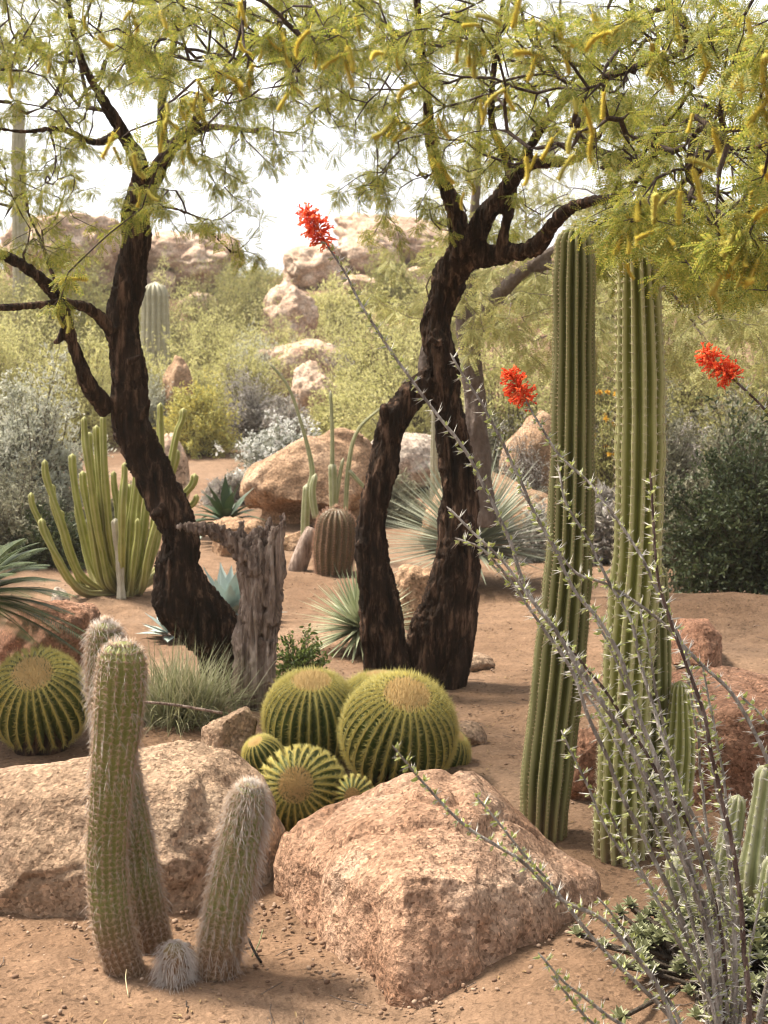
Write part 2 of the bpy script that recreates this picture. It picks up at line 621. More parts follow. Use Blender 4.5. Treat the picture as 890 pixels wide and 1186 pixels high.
# --- cactus skins
M['col_skin'] = skin_mat('column_skin', (.066, .072, .017), (.122, .125, .034), 6, ((.17, .12, .07), .30, .25), .6, .3, ((.28, .27, .125), .75))
M['col_skin2'] = skin_mat('column_skin_light', (.125, .135, .026), (.205, .215, .052), 6, ((.20, .14, .08), .30, .25), .6, .3, ((.40, .38, .18), .75))
M['barrel'] = skin_mat('barrel_skin', (.026, .046, .008), (.055, .082, .016), 12)
M['hairy'] = skin_mat('hairy_skin', (.14, .155, .03), (.22, .225, .06), 10, ((.20, .115, .055), .22, .06))
M['euph'] = skin_mat('candelabra_skin', (.17, .18, .035), (.27, .275, .07), 9, ((.24, .19, .10), .35, .3), .65, .25, ((.36, .34, .15), .7))
M['euph_old'] = skin_mat('candelabra_old', (.27, .24, .17), (.42, .39, .30), 9)
M['pale_cactus'] = skin_mat('pale_cactus', (.19, .205, .08), (.29, .295, .14), 12, ((.22, .16, .09), .14, .08), .6, .3, ((.40, .38, .26), .7))
M['red_barrel'] = skin_mat('red_barrel', (.095, .068, .036), (.14, .10, .05), 12)
M['far_cactus'] = skin_mat('far_cactus', (.27, .25, .16), (.36, .33, .23), 5)

# ------------------------------------------------------------------ the ground
rows = np.concatenate([np.arange(-8, 2.4, .5), np.arange(2.4, 7.5, .024), np.arange(7.5, 14, .06), 14 * 1.035 ** np.arange(0, 120)])
u = np.linspace(-1, 1, 301)
u = np.sign(u) * np.abs(u) ** 1.5
W = 4.5 + np.abs(rows) * 1.3
X = u[None, :] * W[:, None]
Y = np.repeat(rows[:, None], len(u), 1)
Z = terrain(X, Y)
q = np.stack([X.ravel(), Y.ravel(), np.zeros(X.size)], 1)
fade = np.clip((16 - np.abs(Y.ravel())) / 8, 0, 1)
Z = Z + ((fbm(q * 2.3, 3, 5) * .014 + np.abs(fbm(q * 9, 3, 8)) * .010 + fbm(q * 28, 2, 9) * .0028) * fade).reshape(Z.shape)
far = np.clip((Y.ravel() - 18) / 10, 0, 1)
Z = Z + (fbm(q * .35, 3, 21) * .22 * far).reshape(Z.shape)
nr, nc = X.shape
i, j = np.meshgrid(np.arange(nr - 1), np.arange(nc - 1), indexing='ij')
Q = np.stack([i * nc + j, i * nc + j + 1, (i + 1) * nc + j + 1, (i + 1) * nc + j], -1).reshape(-1, 4)
tag(MB().add(np.stack([X, Y, Z], -1), Q).build('ground', M['sand']), 'reddish tan desert sand and grit covering the whole garden floor', 'ground', kind='structure')


def ico(sub_):
    bm = bmesh.new()
    bmesh.ops.create_icosphere(bm, subdivisions=sub_, radius=1)
    V = A([v.co[:] for v in bm.verts])
    F = A([[v.index for v in f.verts] for f in bm.faces])
    bm.free()
    return V, F


# loose grit and pebbles
iv, if_ = ico(1)
n = 9000
py = 2.9 + RNG.random(n) ** 1.6 * 8.5
px = (RNG.random(n) - .5) * (1.0 + py * .75)
s = .0018 + RNG.random(n) ** 5 * .010
pos = np.stack([px, py, terrain(px, py) + s * .5 + .004], 1)
tv = iv * A([1, .8, .6])
m = 550
ring_ = A([on(x_, d_) for x_, d_ in ((-60, 3.86), (60, 3.86), (150, 3.84), (240, 3.88), (312, 4.0), (345, 3.8), (400, 3.6), (445, 3.38), (500, 3.32), (590, 3.52), (660, 3.72), (696, 3.95))])
tq = RNG.random(m) * (len(ring_) - 1.001)
bi = tq.astype(int)
bp = ring_[bi] * (1 - (tq - bi))[:, None] + ring_[bi + 1] * (tq - bi)[:, None] + RNG.normal(size=(m, 3)) * A([.06, .045, 0])
s2 = .0016 + RNG.random(m) ** 4 * .009
bp[:, 2] = terrain(bp[:, 0], bp[:, 1]) + s2 * .5 + .006
pos, s, n = np.vstack([pos, bp]), np.concatenate([s, s2]), n + m
V, Fs = stamp(tv, [if_], pos, rdir(n) * A([1, 1, .3]), A([0, 0, 1.]) + rdir(n) * .4, s)
tag(MB().add(V, Fs).build('gravel', M['pebble']), 'loose grit and small pebbles scattered over the sand', 'gravel', kind='stuff')

# ------------------------------------------------------------------ air volume added to mimic the overexposed paleness of the far slope
hz = bpy.data.materials.new('added_haze_air')
hz.use_nodes = True
hz.node_tree.nodes.remove(hz.node_tree.nodes['Principled BSDF'])
pv = hz.node_tree.nodes.new('ShaderNodeVolumePrincipled')
pv.inputs['Color'].default_value = (1.0, .96, .88, 1)
pv.inputs['Density'].default_value = ADDED_HAZE
pv.inputs['Anisotropy'].default_value = .3
hz.node_tree.links.new(pv.outputs[0], hz.node_tree.nodes['Material Output'].inputs['Volume'])
V = A([[x, y, z] for x in (-80, 80) for y in (-10, 120) for z in (-5.5, 9.0)])
tag(MB().add(V, A([[0, 1, 3, 2], [4, 6, 7, 5], [0, 4, 5, 1], [2, 3, 7, 6], [0, 2, 6, 4], [1, 5, 7, 3]])).build('haze', hz, smooth=False), 'thin pale haze added to lighten the far slope', 'haze', kind='stuff')

# ------------------------------------------------------------------ rocks
def rock_detail(V, N, amp, sc, seed, strata=0):
    d = fbm(V * sc, 5, seed, .55) * amp
    rg = 1 - np.abs(fbm(V * sc * .8 + 9, 3, seed + 40))
    d = d - np.clip(rg - .90, 0, 1) * amp * 6.5
    d = d + fbm(V * sc * 5, 3, seed + 3) * amp * .16 - np.clip(fbm(V * sc * 11, 2, seed + 6) - .35, 0, 1) * amp * .4
    if strata:
        d = d - np.clip(np.sin(V[:, 2] * strata + fbm(V * 1.5, 2, seed) * 2.2) - .72, 0, 1) * amp * 2.2
    return V + N * d[:, None]


def hull_rock(name, label, pts, mat, voxel, amp=.02, sc=3.0, seed=1, smooth=6, strata=0, cat='boulder', group=None):
    mb = MB()
    for grp in pts:
        W_ = A([p if len(p) == 4 else (*P(*p), 0) for p in grp])[:, :3]
        bm = bmesh.new()
        for w in W_:
            bm.verts.new(w)
        bmesh.ops.convex_hull(bm, input=bm.verts, use_existing_faces=False)
        for v in [v for v in bm.verts if not v.link_faces]:
            bm.verts.remove(v)
        bm.verts.index_update()
        mb.add(A([v.co[:] for v in bm.verts]), A([[v.index for v in f.verts] for f in bm.faces]))
        bm.free()
    V, F, N = remeshed(mb, voxel, smooth)
    V = rock_detail(V, N, amp, sc, seed, strata)
    c_ = V.mean(0)
    return tag(MB().add(V, F).build(name, mat, loc=(c_[0], c_[1], float(terrain(c_[0], c_[1])))), label, cat, group)


ICO = {k: ico(k) for k in (4, 5, 6)}


def rock(name, label, px, py, D, w, h, mat, depth=1.0, seed=0, amp=.09, facets=9, rot=0.0, sub_=5, cat='boulder', group=None, sink=True, strata=0):
    """rounded faceted rock: w, h in pixels at distance D, centred on (px, py)"""
    rg = np.random.default_rng(seed + 100)
    V, F = ICO[sub_]
    V = V.copy()
    for nrm in unit(rg.normal(size=(facets, 3))):
        hh = .62 + rg.random() * .25
        e = np.clip(V @ nrm - hh, 0, None)
        V = V - e[:, None] * nrm * .85
    N = unit(V)
    V = rock_detail(V, N, amp, 1.7, seed, strata)
    k = D / FPX
    V = V / np.abs(V).max(0)
    V = V * A([w * k / 2, w * k / 2 * depth, h * k / 2])
    cr, sr = math.cos(rot), math.sin(rot)
    V = V @ A([[cr, 0, sr], [0, 1, 0], [-sr, 0, cr]])
    c_ = P(px, py, D)
    V = V + c_
    g = float(terrain(c_[0], c_[1]))
    if sink and V[:, 2].min() > g - .02:                         # the foot reaches below the soil
        lo = V[:, 2].min()
        top = V[:, 2].max()
        V[:, 2] = top - (top - V[:, 2]) * (top - g + .05) / (top - lo)
    return tag(MB().add(V, F).build(name, mat, loc=(c_[0], c_[1], g)), label, cat, group)


hull_rock('boulder', 'big orange granite boulder in front of the golden barrel cacti', [[
    (316, 1055, 4.12), (345, 1108, 3.85), (400, 1140, 3.65), (445, 1180, 3.42), (500, 1205, 3.36), (590, 1160, 3.58), (668, 1118, 3.78), (697, 1080, 4.0),
    (310, 1000, 4.1), (328, 965, 4.15), (690, 1012, 4.1), (350, 947, 4.2), (420, 922, 4.2), (500, 893, 4.25), (547, 890, 4.3), (592, 928, 4.3), (642, 985, 4.25), (686, 1036, 4.15),
    (405, 1020, 3.68), (470, 1010, 3.55), (560, 1010, 3.62), (610, 1030, 3.72), (460, 1120, 3.40), (560, 1075, 3.55),
    (400, 975, 4.75), (560, 950, 4.75), (660, 1030, 4.65), (340, 1000, 4.6)]], M['granite_orange'], .010, .032, 2.5, 3, 10)
hull_rock('boulder', 'wide low grey-tan granite boulder behind the hairy column cacti', [[
    (-90, 1100, 3.95), (50, 1100, 3.92), (150, 1100, 3.92), (250, 1098, 3.98), (325, 1065, 4.2),
    (-90, 900, 4.25), (0, 890, 4.25), (60, 880, 4.25), (150, 862, 4.35), (215, 852, 4.45), (268, 866, 4.45), (306, 896, 4.45), (328, 965, 4.35),
    (-60, 925, 4.08), (100, 915, 4.08), (220, 905, 4.14), (300, 955, 4.2), (40, 1010, 3.93), (200, 1000, 3.95),
    (-90, 960, 4.7), (100, 945, 4.75), (260, 950, 4.8), (325, 1000, 4.7)]], M['granite_grey'], .011, .017, 3.0, 12, 6)
rock('boulder', 'small rounded tan boulder between grass clump and barrel cacti', 268, 856, 5.5, 74, 72, M['granite_grey'], 1, 3)
rock('boulder', 'sloping reddish rock behind the shaded barrel cactus', 62, 735, 6.9, 130, 110, M['rock_red'], 1.0, 4, rot=.45)
hull_rock('boulder', 'small angular red rock with a dark broken side', [[(776, 772, 7.2), (834, 776, 7.15), (838, 735, 7.1), (822, 714, 7.3), (786, 716, 7.35), (774, 742, 7.3), (818, 770, 7.0), (815, 722, 7.1), (780, 770, 7.7), (830, 740, 7.7), (790, 722, 7.6)]], M['rock_red'], .012, .016, 4, 15, 2)
hull_rock('boulder', 'large flat-topped red rock behind the ocotillo canes', [[(802, 972, 4.9), (850, 992, 4.78), (960, 1000, 4.7), (790, 838, 4.95), (850, 826, 4.85), (960, 834, 4.8), (782, 782, 5.6), (850, 773, 5.8), (960, 782, 5.8), (784, 900, 5.6), (960, 900, 5.8)]], M['rock_red'], .012, .03, 3, 16, 3)
rock('boulder', 'dark brown rock wedged between the two tall column cacti', 682, 885, 5.05, 62, 92, M['rock_red'], 1, 7)
rock('boulder', 'flat grey stone on the sand right of the double trunk', 545, 769, 7.5, 66, 34, M['granite_grey'], .9, 8, .05)
rock('boulder', 'low brownish stone just right of the golden barrels', 537, 856, 5.9, 56, 44, M['granite_grey'], 1, 18, .06)
rock('boulder', 'upright tan rock seen between the two dark trunks', 482, 690, 8.6, 60, 80, M['rock_tan'], 1, 9)
hull_rock('boulder', 'long overhanging layered boulder below the white bush', [[
    (281, 575, 14), (284, 560, 13.6), (300, 545, 13.6), (350, 512, 13.8), (395, 497, 14), (425, 500, 14), (436, 530, 14), (430, 580, 14), (290, 590, 14), (400, 590, 13.4), (330, 580, 13.3),
    (300, 540, 15.2), (420, 510, 15.4), (430, 570, 15.2)], [
    (305, 585, 13.9), (420, 570, 13.9), (300, 640, 13.8), (410, 640, 13.6), (430, 620, 14), (310, 600, 15), (420, 590, 15)]],
    M['rock_tan'], .035, .06, 1.6, 5, 3, 9)
rock('boulder', 'rounded olive-brown boulder behind the grey dead stump', 278, 632, 12.0, 84, 76, M['rock_tan'], 1, 10)
rock('boulder', 'small dark rock beside the short fallen log', 338, 635, 12.2, 46, 44, M['rock_tan'], 1, 11)
rock('boulder', 'broad brown boulder behind the sotol rosette', 560, 605, 12.3, 180, 130, M['rock_tan'], .8, 12)
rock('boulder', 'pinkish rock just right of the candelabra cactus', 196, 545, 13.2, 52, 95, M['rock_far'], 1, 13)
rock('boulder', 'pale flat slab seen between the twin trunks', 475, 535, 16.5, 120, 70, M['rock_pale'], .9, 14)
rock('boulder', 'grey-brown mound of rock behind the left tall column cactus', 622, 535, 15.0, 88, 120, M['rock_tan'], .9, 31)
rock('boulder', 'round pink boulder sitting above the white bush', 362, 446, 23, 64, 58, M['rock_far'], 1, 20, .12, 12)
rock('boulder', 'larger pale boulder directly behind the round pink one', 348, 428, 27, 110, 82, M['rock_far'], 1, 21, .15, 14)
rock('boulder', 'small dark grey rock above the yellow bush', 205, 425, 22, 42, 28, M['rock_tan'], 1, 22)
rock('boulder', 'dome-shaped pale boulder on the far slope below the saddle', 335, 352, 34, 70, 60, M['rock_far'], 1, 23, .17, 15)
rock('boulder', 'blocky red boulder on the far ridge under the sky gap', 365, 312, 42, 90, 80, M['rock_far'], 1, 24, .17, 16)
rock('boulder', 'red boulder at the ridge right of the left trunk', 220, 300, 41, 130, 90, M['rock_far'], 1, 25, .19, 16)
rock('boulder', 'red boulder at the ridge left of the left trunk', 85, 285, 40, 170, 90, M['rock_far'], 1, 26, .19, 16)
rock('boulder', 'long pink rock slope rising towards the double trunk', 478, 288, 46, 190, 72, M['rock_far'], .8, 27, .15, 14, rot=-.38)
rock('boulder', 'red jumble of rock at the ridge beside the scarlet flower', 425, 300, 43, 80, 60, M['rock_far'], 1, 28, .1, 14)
rg = np.random.default_rng(5)
for k in range(14):
    D = 28 + rg.random() * 15
    pxx = -60 + 640 * (k + .5 + rg.normal() * .4) / 14
    g = on(pxx, D)
    w = 22 + rg.random() * 34
    # centre a little above the slope
    q_ = (g[2] + w * .25 * D / FPX - CAMH) / D
    v_ = (q_ * cP + sP) / (cP - q_ * sP)
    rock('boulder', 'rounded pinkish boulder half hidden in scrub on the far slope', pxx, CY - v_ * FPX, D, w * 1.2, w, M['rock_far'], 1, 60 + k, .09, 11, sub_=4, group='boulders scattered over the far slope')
tag(rock('stone', 'small whitish stone lying left of the candelabra cactus', 70, 686, 9.4, 22, 14, M['rock_pale'], 1, 41, .05, sub_=4, cat='stone'))

# ------------------------------------------------------------------ shrubs
def bush(name, label, cat, px, D, w, top, mat, n=160, lf=26, L=.03, Wd=.012, spread=.9, depth=1.0, hang=0., extra=None, seed=0, lift=.08, stem=.006, clump=.22, inner=.25, group=None, rad=(.62, .38)):
    """shrub rooted on the ground in column px at distance D, w pixels wide, its top at pixel row top"""
    rg = np.random.default_rng(seed + 500)
    b0 = on(px, D)
    R = w * D / FPX / 2
    Ht = P(px, top, D)[2] - b0[2]
    d = rdir(n, rg)
    d[:, 2] = np.abs(d[:, 2]) * 1.05 - .12
    d = unit(d)
    lump = .80 + .34 * noise(d * 2.4 + seed, seed) + .16 * noise(d * 6 + seed, seed + 1)
    rr = (rad[0] + rad[1] * rg.random(n)) * lump * (1 + .25 * (rg.random(n) < .12))
    tip = b0 + d * rr[:, None] * A([R, R * depth, Ht]) + A([0, 0, lift * Ht])
    root = b0 + rg.normal(size=(n, 3)) * A([R * .12, R * .12, 0]) + A([0, 0, -.02])
    mid = root * .45 + tip * .55 + A([0, 0, 1]) * (Ht * .18) * rg.random((n, 1)) + rg.normal(size=(n, 3)) * R * .05
    tt = np.linspace(0, 1, 6)[None, :, None]
    paths = root[:, None] * (1 - tt) ** 2 + 2 * mid[:, None] * tt * (1 - tt) + tip[:, None] * tt ** 2
    rad_ = stem * np.linspace(1, .25, 6)[None, :] * (.6 + .8 * rg.random((n, 1)))
    r_ = thing(name, label, cat, b0, group)
    mbs = MB().add(*multitube(paths, rad_, 3))
    # side twigs
    k = 5
    tk = inner + (1 - inner) * rg.random((n, k)) ** .7
    st = root[:, None] * ((1 - tk) ** 2)[..., None] + 2 * mid[:, None] * (tk * (1 - tk))[..., None] + tip[:, None] * (tk ** 2)[..., None]
    st = st.reshape(-1, 3)
    dd = unit(np.repeat(unit(tip - mid), k, 0) + rdir(n * k, rg) * spread + A([0, 0, -hang]))
    tl = clump * R * (.5 + .8 * rg.random(n * k))
    tp = st[:, None] + dd[:, None] * (tl[:, None] * np.linspace(0, 1, 3))[..., None]
    tp[:, 2, 2] -= hang * tl * .6
    mbs.add(*multitube(tp, stem * .3 * np.ones((n * k, 3)), 3))
    mbs.build('stems', M['stem'], r_)
    m = max(1, lf // k)
    s_ = rg.random((n * k, m))
    lo = st[:, None] + dd[:, None] * (tl[:, None] * s_)[..., None] + rg.normal(size=(n * k, m, 3)) * (tl * .16)[:, None, None]
    lo[..., 2] -= hang * (tl[:, None] * s_ ** 2) * .6
    lo = lo.reshape(-1, 3)
    lo[:, 2] = np.maximum(lo[:, 2], terrain(lo[:, 0], lo[:, 1]) + .01)
    N = len(lo)
    ld = np.repeat(dd, m, 0) * .7 + rdir(N, rg) + A([0, 0, .2 - hang * .6])
    fo = MB().add(*leaves(lo, ld, rdir(N, rg), L * (.6 + .8 * rg.random(N)), Wd * (.7 + .6 * rg.random(N)))).build('foliage', mat, r_)
    if extra:
        em, cnt, sz, nm = extra
        pick = rg.integers(0, n, cnt)
        eo = tip[pick] + rdir(cnt, rg) * clump * R * .45
        if cnt <= 100:                                            # countable blossoms: each its own part
            fm = MB()
            for _ in range(4):
                fm.add(*leaves(np.zeros((3, 3)), rdir(3, rg), rdir(3, rg), sz, sz * .6))
            fm = fm.mesh('flower', em)
            for w in eo:
                f_ = bpy.data.objects.new('flower', fm)
                COL.objects.link(f_)
                f_.parent = r_
                f_.location = w - b0
                f_.rotation_euler = rg.random(3) * 6.28
            return r_
        e = MB()
        for _ in range(4):
            e.add(*leaves(eo, rdir(cnt, rg), rdir(cnt, rg), sz, sz * .6))
        e.build(nm, em, r_)
    return r_


bush('silver_shrub', 'tall silvery sage bush left of the candelabra cactus', 'shrub', 32, 12.6, 190, 395, M['sage'], 420, 60, .05, .014, seed=1, depth=.8, clump=.2, inner=.35)
bush('grey_shrub', 'dull grey-green bush below the silvery sage at the left edge', 'shrub', 10, 11.6, 190, 520, M['sage_dk'], 260, 50, .04, .012, seed=2)
bush('yellow_shrub', 'yellow-flowering rounded bush behind the left trunk', 'shrub', 228, 20, 110, 428, M['yellow_bush'], 260, 50, .055, .016, seed=3, extra=(M['white_petal'], 10, .02, 'flowers'))
bush('lilac_shrub', 'greyish lilac bush between the yellow and white bushes', 'shrub', 288, 21, 100, 418, M['lilac_bush'], 260, 50, .05, .012, seed=4)
bush('white_flower_shrub', 'rounded bush covered in white flowers above the layered boulder', 'shrub', 326, 16.5, 125, 470, M['white_bush'], 260, 45, .04, .012, seed=5, extra=(M['white_petal'], 2200, .030, 'flowers'))
bush('thin_shrub', 'wispy pale green bush behind the far ribbed saguaro', 'shrub', 250, 29, 150, 318, M['palo'], 240, 50, .07, .018, seed=6, inner=.2)
bush('thin_shrub', 'low grey-green scrub in front of the far dome boulder', 'shrub', 300, 27, 120, 372, M['sage'], 220, 45, .07, .018, seed=7)
bush('thin_shrub', 'olive shrub at the foot of the left ridge', 'shrub', 70, 29, 210, 262, M['olive'], 420, 55, .08, .022, seed=8)
bush('thin_shrub', 'pale green shrub under the far left saguaro', 'shrub', -20, 22, 150, 330, M['palo'], 240, 50, .07, .018, seed=9)
bush('thin_shrub', 'small yellowish shrub left of the ribbed saguaro', 'shrub', 112, 24, 80, 352, M['yellow_bush'], 160, 40, .06, .018, seed=19)
bush('thin_shrub', 'feathery green shrub left of the double trunk', 'shrub', 432, 24, 150, 318, M['palo'], 330, 55, .07, .016, seed=10)
bush('thin_shrub', 'olive feathery shrub directly behind the bent dark trunk', 'shrub', 498, 27, 130, 285, M['olive'], 280, 50, .08, .018, seed=11)
bush('thin_shrub', 'purplish low scrub behind the round pink boulder', 'shrub', 408, 25, 90, 388, M['lilac_bush'], 160, 40, .06, .014, seed=12)
bush('thin_shrub', 'pale green scrub above the pale flat slab', 'shrub', 462, 21, 110, 455, M['sage'], 160, 40, .05, .014, seed=13)
bush('bare_shrub', 'brownish twiggy mound left of the tall column cactus', 'shrub', 605, 14.2, 110, 490, M['lilac_bush'], 300, 22, .03, .008, seed=14, stem=.005)
bush('flowering_shrub', 'sparse shrub with orange flowers seen between the column cacti', 'shrub', 705, 13.5, 120, 400, M['olive'], 240, 36, .04, .013, seed=15, extra=(M['orange_petal'], 90, .035, 'flowers'))
bush('dark_shrub', 'dense dark green bush at the right edge behind the red rocks', 'shrub', 868, 9.9, 220, 492, M['dark_green'], 380, 60, .040, .021, seed=16, clump=.24, depth=.9, rad=(.45, .62))
bush('dark_shrub', 'loose dark sprigs rising behind the dense right bush', 'shrub', 872, 10.8, 190, 425, M['dark_green'], 170, 30, .045, .024, seed=17, clump=.3, rad=(.4, .65))
bush('thin_shrub', 'grey scrub between the right column cactus and dark bush', 'shrub', 792, 15.5, 90, 455, M['lilac_bush'], 180, 40, .04, .012, seed=18)
bush('thin_shrub', 'greyish scrub at the foot of the far columnar cactus', 'shrub', 560, 17, 110, 455, M['sage_dk'], 180, 40, .05, .014, seed=20)
for k, (pxx, D, w, top) in enumerate([(-10, 36, 120, 285), (150, 34, 100, 318), (190, 42, 90, 292), (290, 40, 110, 302), (390, 36, 100, 318), (455, 38, 90, 296), (540, 36, 120, 275), (620, 38, 120, 290), (700, 36, 130, 285), (780, 38, 120, 280), (870, 36, 140, 275), (940, 33, 140, 285), (330, 31, 80, 388), (180, 30, 90, 372)]):
    bush('slope_shrub', 'small olive bush scattered on the far slope', 'shrub', pxx, D, w, top, M['olive' if k % 2 else 'palo'], 130, 40, .11, .03, seed=70 + k, group='bushes scattered over the far slope')
for args in (
        ('broad pale green shrub filling the slope behind the bent trunk', 470, 20, 200, 338, 'palo', 300), ('light green shrub under the grey tree boughs', 590, 17.5, 190, 372, 'palo', 320),
        ('yellowish green shrub behind the lighter column cactus', 690, 18.5, 190, 345, 'olive', 320), ('tall pale shrub right of the column cacti', 800, 19, 210, 335, 'palo', 340),
        ('olive shrub at the right edge above the dark bush', 890, 16.5, 190, 350, 'olive', 320), ('grey-lilac scrub right of the twiggy mound', 672, 16, 110, 470, 'lilac_bush', 200),
        ('pale scrub hiding the foot of the tall pale shrub', 760, 15, 130, 440, 'sage_dk', 240), ('greyish scrub above the dark bush at the right', 860, 14, 150, 440, 'sage_dk', 240),
        ('feathery pale shrub in front of the far ribbed saguaro', 160, 22, 120, 415, 'sage', 220), ('bright yellowish scrub below the dome boulder', 282, 25, 130, 372, 'palo', 260),
        ('wide pale green scrub left of the ribbed saguaro', 90, 21, 170, 345, 'palo', 280), ('low greenish scrub around the round pink boulder', 395, 21.5, 110, 432, 'palo', 200),
        ('light scrub veiling the far dome boulder', 318, 28, 130, 345, 'palo', 240), ('loose yellow-green scrub right of the far dome boulder', 395, 29, 110, 335, 'palo', 220), ('pale feathery scrub under the left ridge', 15, 24, 170, 320, 'palo', 280), ('olive green bush on the ridge right of the left trunk', 245, 34, 130, 288, 'olive', 240), ('pale scrub at the right foot of the ribbed saguaro', 215, 24, 90, 385, 'palo', 200), ('brown twiggy scrub low between the two column cacti', 702, 11.6, 110, 545, 'lilac_bush', 260), ('light green brush covering the foot of the ribbed saguaro', 178, 22.5, 110, 380, 'palo', 240), ('dark olive bush in front of the leftmost ridge rock', 30, 34, 130, 278, 'olive', 260), ('tall olive bush covering the middle of the left ridge rock', 108, 33, 120, 268, 'olive', 260),
        ('pale green bush in front of the ridge rock right of the left trunk', 190, 33, 110, 296, 'palo', 220), ('olive bush below the ridge right of the ribbed saguaro', 285, 36, 120, 298, 'olive', 220), ('dark undergrowth left of the candelabra cactus', 62, 11.4, 120, 588, 'dark_green', 150), ('dull grey-green undergrowth behind the candelabra cactus', 130, 12.2, 120, 560, 'sage_dk', 180),
        ('low brownish scrub between the sotol and the dark tall column cactus', 622, 11.8, 90, 580, 'lilac_bush', 170), ('grey-green scrub right of the lighter column cactus', 790, 11.5, 90, 565, 'sage_dk', 170), ('pale scrub behind the stick cactus', 315, 17.5, 90, 520, 'sage', 120),
        ('low dull scrub between the pale slab and the bent trunk', 455, 14.0, 90, 545, 'sage_dk', 160), ('small grey scrub left of the overhanging layered boulder', 262, 15.5, 60, 548, 'lilac_bush', 100), ('grey scrub at the left foot of the round pink boulder', 330, 20.5, 70, 452, 'lilac_bush', 160)):
    bush('scrub_shrub', args[0], 'shrub', args[1], args[2], args[3], args[4], M[args[5]], args[6], 50, .06, .016, seed=300 + args[1], inner=.15)
bush('low_herb', 'small bright green herb growing at the stump foot', 'herb', 348, 7.1, 84, 738, M['herb'], 60, 24, .026, .014, seed=30, clump=.3, stem=.003)

# grass clump
b0 = on(208, 6.15)
gr = thing('grass_clump', 'dry grey-green grass clump in front of the dark leaning trunk', 'grass clump', b0)
n = 1500
o = b0 + RNG.normal(size=(n, 3)) * A([.085, .08, 0])
d = unit(A([0, 0, .95]) + RNG.normal(size=(n, 3)) * A([.6, .5, .2]))
MB().add(*blades(o, d, .25 + .30 * RNG.random(n), .0055, .15 + .6 * RNG.random(n) ** 2, 6)).build('grass_blades', M['grass'], gr)
# ------------------------------------------------------------------ cacti
def ribbed(mb, c, r, nr, depth, step=.012, spr=6, mi=0, cap=.9, sharp=1.0, wob=.0, seed=0):
    """ribbed stem; returns ridge points, outward normals, tangents  (rows, ribs, 3)"""
    cc = catmull(np.hstack([c, r[:, None]]), 8)
    c, r, s = resample(cc[:, :3], cc[:, 3], step)
    L = s[-1]
    rc = cap * r[-1]
    # round the tip
    m = s > L - rc
    tcap = np.clip((s - (L - rc)) / rc, 0, 1)
    r = np.where(m, r * np.sqrt(np.clip(1 - tcap ** 2, 0.0004, 1)), r)
    # denser rings at the tip
    if wob:
        r = r * (1 + wob * noise(np.stack([s * 9, s * 0, s * 0 + seed], 1), seed))
    sides = nr * spr
    def prof(a):
        return 1 - depth * (1 - np.abs(np.cos(a * nr / 2)) ** sharp)
    V, F = tube(c, r, sides, prof)
    k = len(c)
    if wob:                                                       # uneven ribs, growth bands
        rep = np.repeat(np.arange(k), sides)
        ja = np.tile(np.arange(sides), k) / spr
        un = noise(np.stack([s[rep] * 4 + seed, ja * .9, ja * 0], 1), seed + 1) + .6 * noise(np.stack([s[rep] * 14, ja * 1.3, ja * 0], 1), seed + 2)
        V[:k * sides] += unit(V[:k * sides] - c[rep]) * (un * r[rep] * .035)[:, None]
    mb.add(V, F, mi)
    ring = V[:k * sides].reshape(k, sides, 3)[:, ::spr]
    nrm = unit(ring - c[:, None])
    t, _, _ = frames(c)
    # tilt normals up near the tip
    nrm = unit(nrm + t[:, None] * (tcap * 1.2)[:, None, None])
    return ring, nrm, np.repeat(t[:, None], nr, 1)


def areoles(mb, ring, nrm, tan, every, count, L, r, mi, spreadv=1.0, out=.7, jit=.25, seed=0, down=0., lo=0, lat=1.0):
    rg = np.random.default_rng(seed)
    k, nr, _ = ring.shape
    idx = np.arange(lo, k, every)
    p = ring[idx].reshape(-1, 3)
    nn = nrm[idx].reshape(-1, 3)
    tt = tan[idx].reshape(-1, 3)
    ss = np.cross(nn, tt)
    n = len(p)
    ang = np.linspace(0, 2 * np.pi, count, endpoint=False)[None] + rg.random((n, 1)) * 6
    d = out * nn[:, None] + spreadv * (np.cos(ang)[..., None] * tt[:, None] + np.sin(ang)[..., None] * ss[:, None] * lat)
    d = d + rg.normal(size=d.shape) * jit - A([0, 0, down])
    o = np.repeat(p[:, None], count, 1).reshape(-1, 3)
    mb.add(*spikes(o, d.reshape(-1, 3), L * (.6 + .7 * rg.random(n * count)), r), mi)


def column(name, label, pts, nr, depth, skin, spine, every=3, cnt=6, L=.012, sr=.0006, step=.014, cap=1.0, seed=0, cat='cactus', group=None, wob=.05, spreadv=1., out=.7):
    c, r = pth(pts)
    base = A([c[0][0], c[0][1], float(terrain(c[0][0], c[0][1]))])
    root = thing(name, label, cat, base, group)
    b = MB()
    ring, nn, tt = ribbed(b, c, r, nr, depth, step, 6, cap=cap, wob=wob, seed=seed)
    b.build('stem', skin, root)
    s = MB()
    areoles(s, ring, nn, tt, every, cnt, L, sr, 0, spreadv, out, seed=seed)
    s.build('spines', spine, root)
    return root


